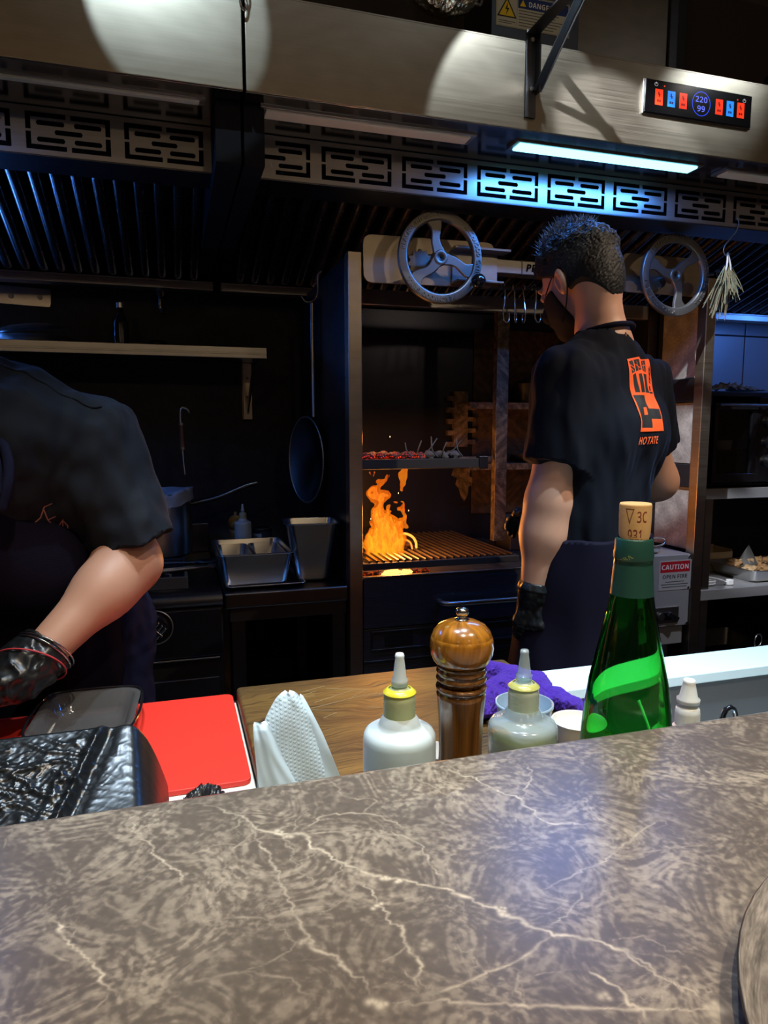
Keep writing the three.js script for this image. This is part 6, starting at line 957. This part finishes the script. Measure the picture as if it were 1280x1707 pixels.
  const hairF = (x, y, z) => {
    const [a, u, v] = C(x, y, z), longer = step(0.035, 0.085, u - 0.25 * Math.min(0, v + 0.03)), th = 0.006 + 0.004 * step(-0.06, 0.02, u) + 0.012 * longer;
    const d = Math.min(bareF(x, y, z), skull(x, y, z) + 0.002) - th + (0.0014 + 0.002 * longer) * noise(x * 130, y * 130, z * 130) + 0.005 * longer * noise(a * 50, u * 20, v * 34);
    const line = v < -0.014 ? -(u + 0.092 - 0.062 * Math.min(1, Math.abs(a) / 0.074) ** 1.6) : -(u - 0.010 - Math.max(0, v - 0.01) * 0.7);
    return Math.max(d, line, v - 0.098, Math.min(skull(x, y, z), bareF(x, y, z)) - 0.028);
  };
  part(p, 'hair', surf(hairF, [hc[0] - 0.15, hc[1] - 0.13, hc[2] - 0.16], [hc[0] + 0.16, hc[1] + 0.18, hc[2] + 0.16], 0.0036), M.hairShort);
  const strands = [];
  for (let i = 0; i < 1000; i++) {
    const th = rr(0, 6.283), rad = Math.sqrt(rnd()), a = 0.068 * rad * Math.cos(th), v = 0.078 * rad * Math.sin(th) - 0.012, u = 0.022 + 0.096 * Math.sqrt(Math.max(0.02, 1 - (a / 0.076) ** 2 - ((v + 0.012) / 0.097) ** 2)); if (u < 0.072) continue;
    const root = add3(add3(add3(hc, HL, a), HU, u + 0.012), hf, v), n = unit(add3(add3(add3([0, 0.55, 0], HL, a * 9 + rr(-0.4, 0.4)), HU, 0.8), hf, v * 5 + rr(-0.5, 0.4))), L = rr(0.018, 0.034) * (1 + 0.9 * Math.max(0, 1 - Math.hypot(a * 14, (v - 0.02) * 14))), mid = add3(root, n, L * 0.6), tipv = add3(add3(mid, n, L * 0.4), [rr(-0.006, 0.006), rr(-0.006, 0.002), rr(-0.006, 0.006)]);
    strands.push(rod(root, mid, 0.0017, 0.0012, 4), rod(mid, tipv, 0.0012, 0.0003, 4));
  }
  part(p, 'spiky_hair', strands, M.hair);
}

// bent cook at the left edge
{
  const pel = [-0.235, 0.94, -1.385], up1 = [-0.265, 1.17, -1.30], up2 = [-0.305, 1.265, -1.20], nk0 = [-0.385, 1.29, -1.10], hc = [-0.50, 1.30, -1.00];
  const shL = [-0.130, 1.272, -1.225], elL = atZ(218, 938, -1.18).toArray(), wrL = atZ(62, 1098, -1.075).toArray(), shR = [-0.44, 1.20, -1.04], elR = [-0.60, 1.02, -0.98], wrR = [-0.45, 0.92, -0.97];
  const dirL = unit(add3(wrL, elL, -1));
  const handL = hand(wrL, [-0.70, -0.30, 0.34], [0.0, 0.9, 0.45], 1, 0.32, 1.0), handR = hand(wrR, [0.6, -0.5, 0.2], [0, 1, 0.2], -1, 0.6, 1.0);
  const arms = [[shL, elL, 0.044, 0.044], [elL, mix3(elL, wrL, 0.3), 0.042, 0.041], [mix3(elL, wrL, 0.3), wrL, 0.041, 0.0285], [shR, elR, 0.050, 0.044], [elR, wrR, 0.044, 0.028]];
  const torso = [[pel, up1, 0.115, 0.110], [up1, up2, 0.110, 0.105], [up2, shL, 0.090, 0.062], [up2, shR, 0.090, 0.062], [up2, nk0, 0.075, 0.055], [nk0, hc, 0.055, 0.055]];
  const legs = []; for (const s of [-1, 1]) legs.push([[pel[0] + 0.085 * s, 0.92, pel[2]], [pel[0] + 0.095 * s, 0.50, pel[2] + 0.02], 0.080, 0.056], [[pel[0] + 0.095 * s, 0.50, pel[2] + 0.02], [pel[0] + 0.10 * s, 0.10, pel[2] - 0.03], 0.056, 0.040], [[pel[0] + 0.10 * s, 0.05, pel[2] - 0.03], [pel[0] + 0.11 * s, 0.042, pel[2] + 0.12], 0.036, 0.030]);
  const thinH = [...handL, ...handR].map((b) => [b[0], b[1], b[2] * 0.72, b[3] * 0.72]);
  const all = [...arms, ...torso, ...legs, ...thinH], mainF = bones([...arms, ...torso, ...legs], 0.035), handF = bones(thinH, 0.006), bf = (x, y, z) => smin(mainF(x, y, z), handF(x, y, z), 0.008), hf = unit([-0.35, -0.72, 0.60]), hl = unit(cross3([0, 1, 0], hf)), hu = cross3(hf, hl), headF = headField(hc, hf, hu[1] > 0 ? hu : hu.map((x) => -x), hl);
  const body = (x, y, z) => (x < -0.33 && y > 1.1 ? smin(bf(x, y, z), headF(x, y, z), 0.02) : bf(x, y, z)), [lo, hi] = boxOf(all, 0.03);
  const p = person('cook bending over the red board at the left edge, black T-shirt and dark apron', [surf(body, [Math.min(lo[0], -0.66), lo[1], lo[2]], [hi[0], Math.max(hi[1], 1.46), Math.max(hi[2], -0.84)], 0.0085)]);
  // T-shirt with a wide sleeve
  const hem = atZ(232, 908, -1.185).toArray(), dL = unit(add3(hem, shL, -1)), pL = plane(hem, unit([0.36, -0.92, 0.10])), hR = mix3(shR, elR, 0.6), dR = unit(add3(elR, shR, -1)), pR = plane(hR, dR);
  const tb = bones([[[pel[0], 0.97, pel[2]], up1, 0.130, 0.130], [up1, up2, 0.130, 0.128], [[-0.235, 1.270, -1.22], [-0.170, 1.260, -1.225], 0.130, 0.095], [up2, shL, 0.110, 0.072], [up2, shR, 0.105, 0.072], [up2, nk0, 0.10, 0.074]], 0.06);
  const sf = (x, y, z) => {
    const w = 0.009 * noise(x * 10 - y * 5, y * 5 + x * 4, z * 10) + 0.0035 * noise(x * 26, y * 16, z * 26);
    let d = Math.max(tb(x, y, z), 0.97 - y); const a = Math.max(cap(x, y, z, shL, add3(hem, dL, 0.06), 0.066, 0.068), pL(x, y, z)), b = Math.max(cap(x, y, z, shR, add3(hR, dR, 0.05), 0.066, 0.068), pR(x, y, z));
    d = smin(smin(d, a, 0.04), b, 0.04) + w; return Math.max(d, -cap(x, y, z, add3(nk0, [0.03, -0.0, -0.03]), hc, 0.062, 0.075), plane(mix3(nk0, hc, 0.25), unit(add3(hc, nk0, -1)))(x, y, z));
  };
  const sh = part(p, 't_shirt', surf(sf, [-0.68, 0.95, -1.56], [0.06, 1.46, -0.88], 0.0065), M.shirtB);
  const sm = []; for (let i = 0; i <= 26; i++) { const k = i / 26; let q = [-0.33 + 0.225 * k, 1.60, -1.155 - 0.02 * k]; while (q[1] > 1.1 && sf(...q) > 0.0006) q = [q[0], q[1] - 0.0015, q[2]]; sm.push(q); } part(sh, 'shoulder_seam', tube(sm, 0.0022, 60, 6), M.shirtB);
  const pr = canvasTex(256, 256, (g, W, H) => { g.clearRect(0, 0, W, H); g.strokeStyle = '#9a6a60'; g.lineWidth = 7; const S = (...a) => { g.beginPath(); g.moveTo(a[0], a[1]); for (let i = 2; i < a.length; i += 2) g.lineTo(a[i], a[i + 1]); g.stroke(); }; S(20, 150, 70, 110, 100, 40, 150, 20); S(95, 60, 110, 130, 140, 190); S(110, 130, 160, 110); S(140, 190, 150, 240, 175, 170, 200, 140, 190, 200); S(200, 140, 225, 180, 215, 230); });
  const dc = atZ(82, 868, -1.13).toArray(); part(sh, 'chest_print', decal(sf, [dc[0], dc[1], -0.85], [1, 0, 0], [0, 1, 0], [0, 0, 1], 0.055, 0.060, 0.0015, 16, 16), std({ map: pr, alphaTest: 0.5, roughness: 0.8, side: THREE.DoubleSide }));
  // apron with bib and strap
  const ab = bones([[[-0.255, 1.085, -1.245], [-0.33, 1.15, -1.135], 0.118, 0.105], [[-0.245, 1.08, -1.27], [-0.235, 0.92, -1.335], 0.130, 0.135], [[-0.235, 0.92, -1.335], [-0.235, 0.45, -1.33], 0.135, 0.15]], 0.06), bib = plane([-0.098, 1.070, -1.17], unit([0.80, 0.56, -0.20]));
  const ap = part(p, 'apron', surf((x, y, z) => Math.max(ab(x, y, z) + 0.007 * noise(x * 9, y * 5, z * 9), 0.42 - y, -(z + 1.395), bib(x, y, z)), [-0.55, 0.40, -1.52], [0.0, 1.36, -0.95], 0.008), M.apron);
  const s0 = atZ(2, 735, -1.075), s1 = atZ(14, 770, -1.06), s2 = atZ(13, 805, -1.05), s3 = atZ(2, 845, -1.05); part(ap, 'strap', [tube([[s0.x - 0.05, s0.y + 0.06, -1.12], s0, s1, s2, s3], 0.007, 40, 8), tube([[s0.x - 0.06, s0.y + 0.05, -1.11], [s0.x - 0.012, s0.y - 0.006, -1.065], [s1.x - 0.012, s1.y - 0.006, -1.05], [s2.x - 0.012, s2.y - 0.012, -1.045]], 0.006, 40, 8)], M.trousers);
  const tr = bones(legs.filter((b) => b[1][1] > 0.06).map((b) => [b[0], b[1], b[2] + 0.025, b[3] + 0.025]).concat([[[pel[0] + 0.04, 0.95, pel[2]], [pel[0] - 0.04, 0.95, pel[2]], 0.135, 0.135]]), 0.03);
  part(p, 'trousers', surf((x, y, z) => Math.max(tr(x, y, z) + 0.006 * noise(x * 9, y * 9, z * 9) + 0.003 * noise(x * 22, y * 26, z * 22), 0.09 - y, y - 1.0), [-0.55, 0.07, -1.62], [0.05, 1.02, -1.18], 0.009), M.trousers);
  for (const s of [-1, 1]) part(p, 'shoe', surf((x, y, z) => Math.max(cap(x, y, z, [pel[0] + 0.10 * s, 0.052, pel[2] - 0.05], [pel[0] + 0.11 * s, 0.044, pel[2] + 0.14], 0.050, 0.045), 0.002 - y), [pel[0] + 0.10 * s - 0.08, 0, pel[2] - 0.14], [pel[0] + 0.11 * s + 0.08, 0.12, pel[2] + 0.22], 0.010), M.black);
  for (const [w, e, hb, main] of [[wrL, elL, handL, true], [wrR, elR, handR, false]]) {
    const dd = unit(add3(e, w, -1)), gb = bones(hb, 0.014), cuff = [add3(w, dd, -0.03), add3(w, dd, 0.03), 0.038, 0.044], gf = (x, y, z) => { const k = dot3([x - w[0], y - w[1], z - w[2]], dd); return Math.max(smin(gb(x, y, z) - 0.002, cap(x, y, z, ...cuff), 0.03) + 0.0055 * Math.abs(noise(x * 26, y * 26, z * 26)) * (k > -0.10 ? 1 : 0.3) + 0.0012 * noise(x * 60, y * 60, z * 60), k - 0.022); }, [glo, ghi] = boxOf([...hb, cuff], 0.02);
    const gl = part(p, 'glove', surf(gf, glo, ghi, 0.0032), M.glove);
    if (main) {
      const u = unit(cross3(dd, [0.2, 1, 0.3])), v = cross3(dd, u), ring = (k, r, tilt) => seq(0, Math.PI * 2 / 28, 28).map((a) => add3(add3(add3(w, dd, k + tilt * Math.cos(a)), u, r * Math.cos(a)), v, r * Math.sin(a)));
      const br = part(p, 'bracelet', [tube(ring(0.012, 0.043, 0.006), 0.0016, 90, 6, true), tube(ring(0.017, 0.043, 0.008), 0.0016, 90, 6, true)], M.chrome, 'thin double metal bracelet');
      const c0 = add3(add3(w, v, 0.042), dd, 0.005); part(br, 'red_thread', tube(ring(-0.012, 0.045, 0.02), 0.0013, 90, 6, true), std({ color: lin(0.5, 0.04, 0.05), roughness: 0.6 }));
    }
  }
  const HU = hu[1] > 0 ? hu : hu.map((x) => -x), hair = (x, y, z) => { const q = [x - hc[0], y - hc[1], z - hc[2]], uu = dot3(q, HU), vv = dot3(q, hf); return Math.max(headF(x, y, z) - 0.012 + 0.003 * noise(x * 90, y * 90, z * 90), -(uu + 0.03 - 0.9 * Math.max(0, vv + 0.02))); };
  part(p, 'hair', surf(hair, [hc[0] - 0.16, hc[1] - 0.16, hc[2] - 0.16], [hc[0] + 0.16, hc[1] + 0.16, hc[2] + 0.16], 0.006), M.hair);
}

scene.traverse((o) => { if (o.isMesh || o.isLight) { o.castShadow = !o.isRectAreaLight; if (o.isMesh) o.receiveShadow = true; } });
renderer.render(scene, camera);
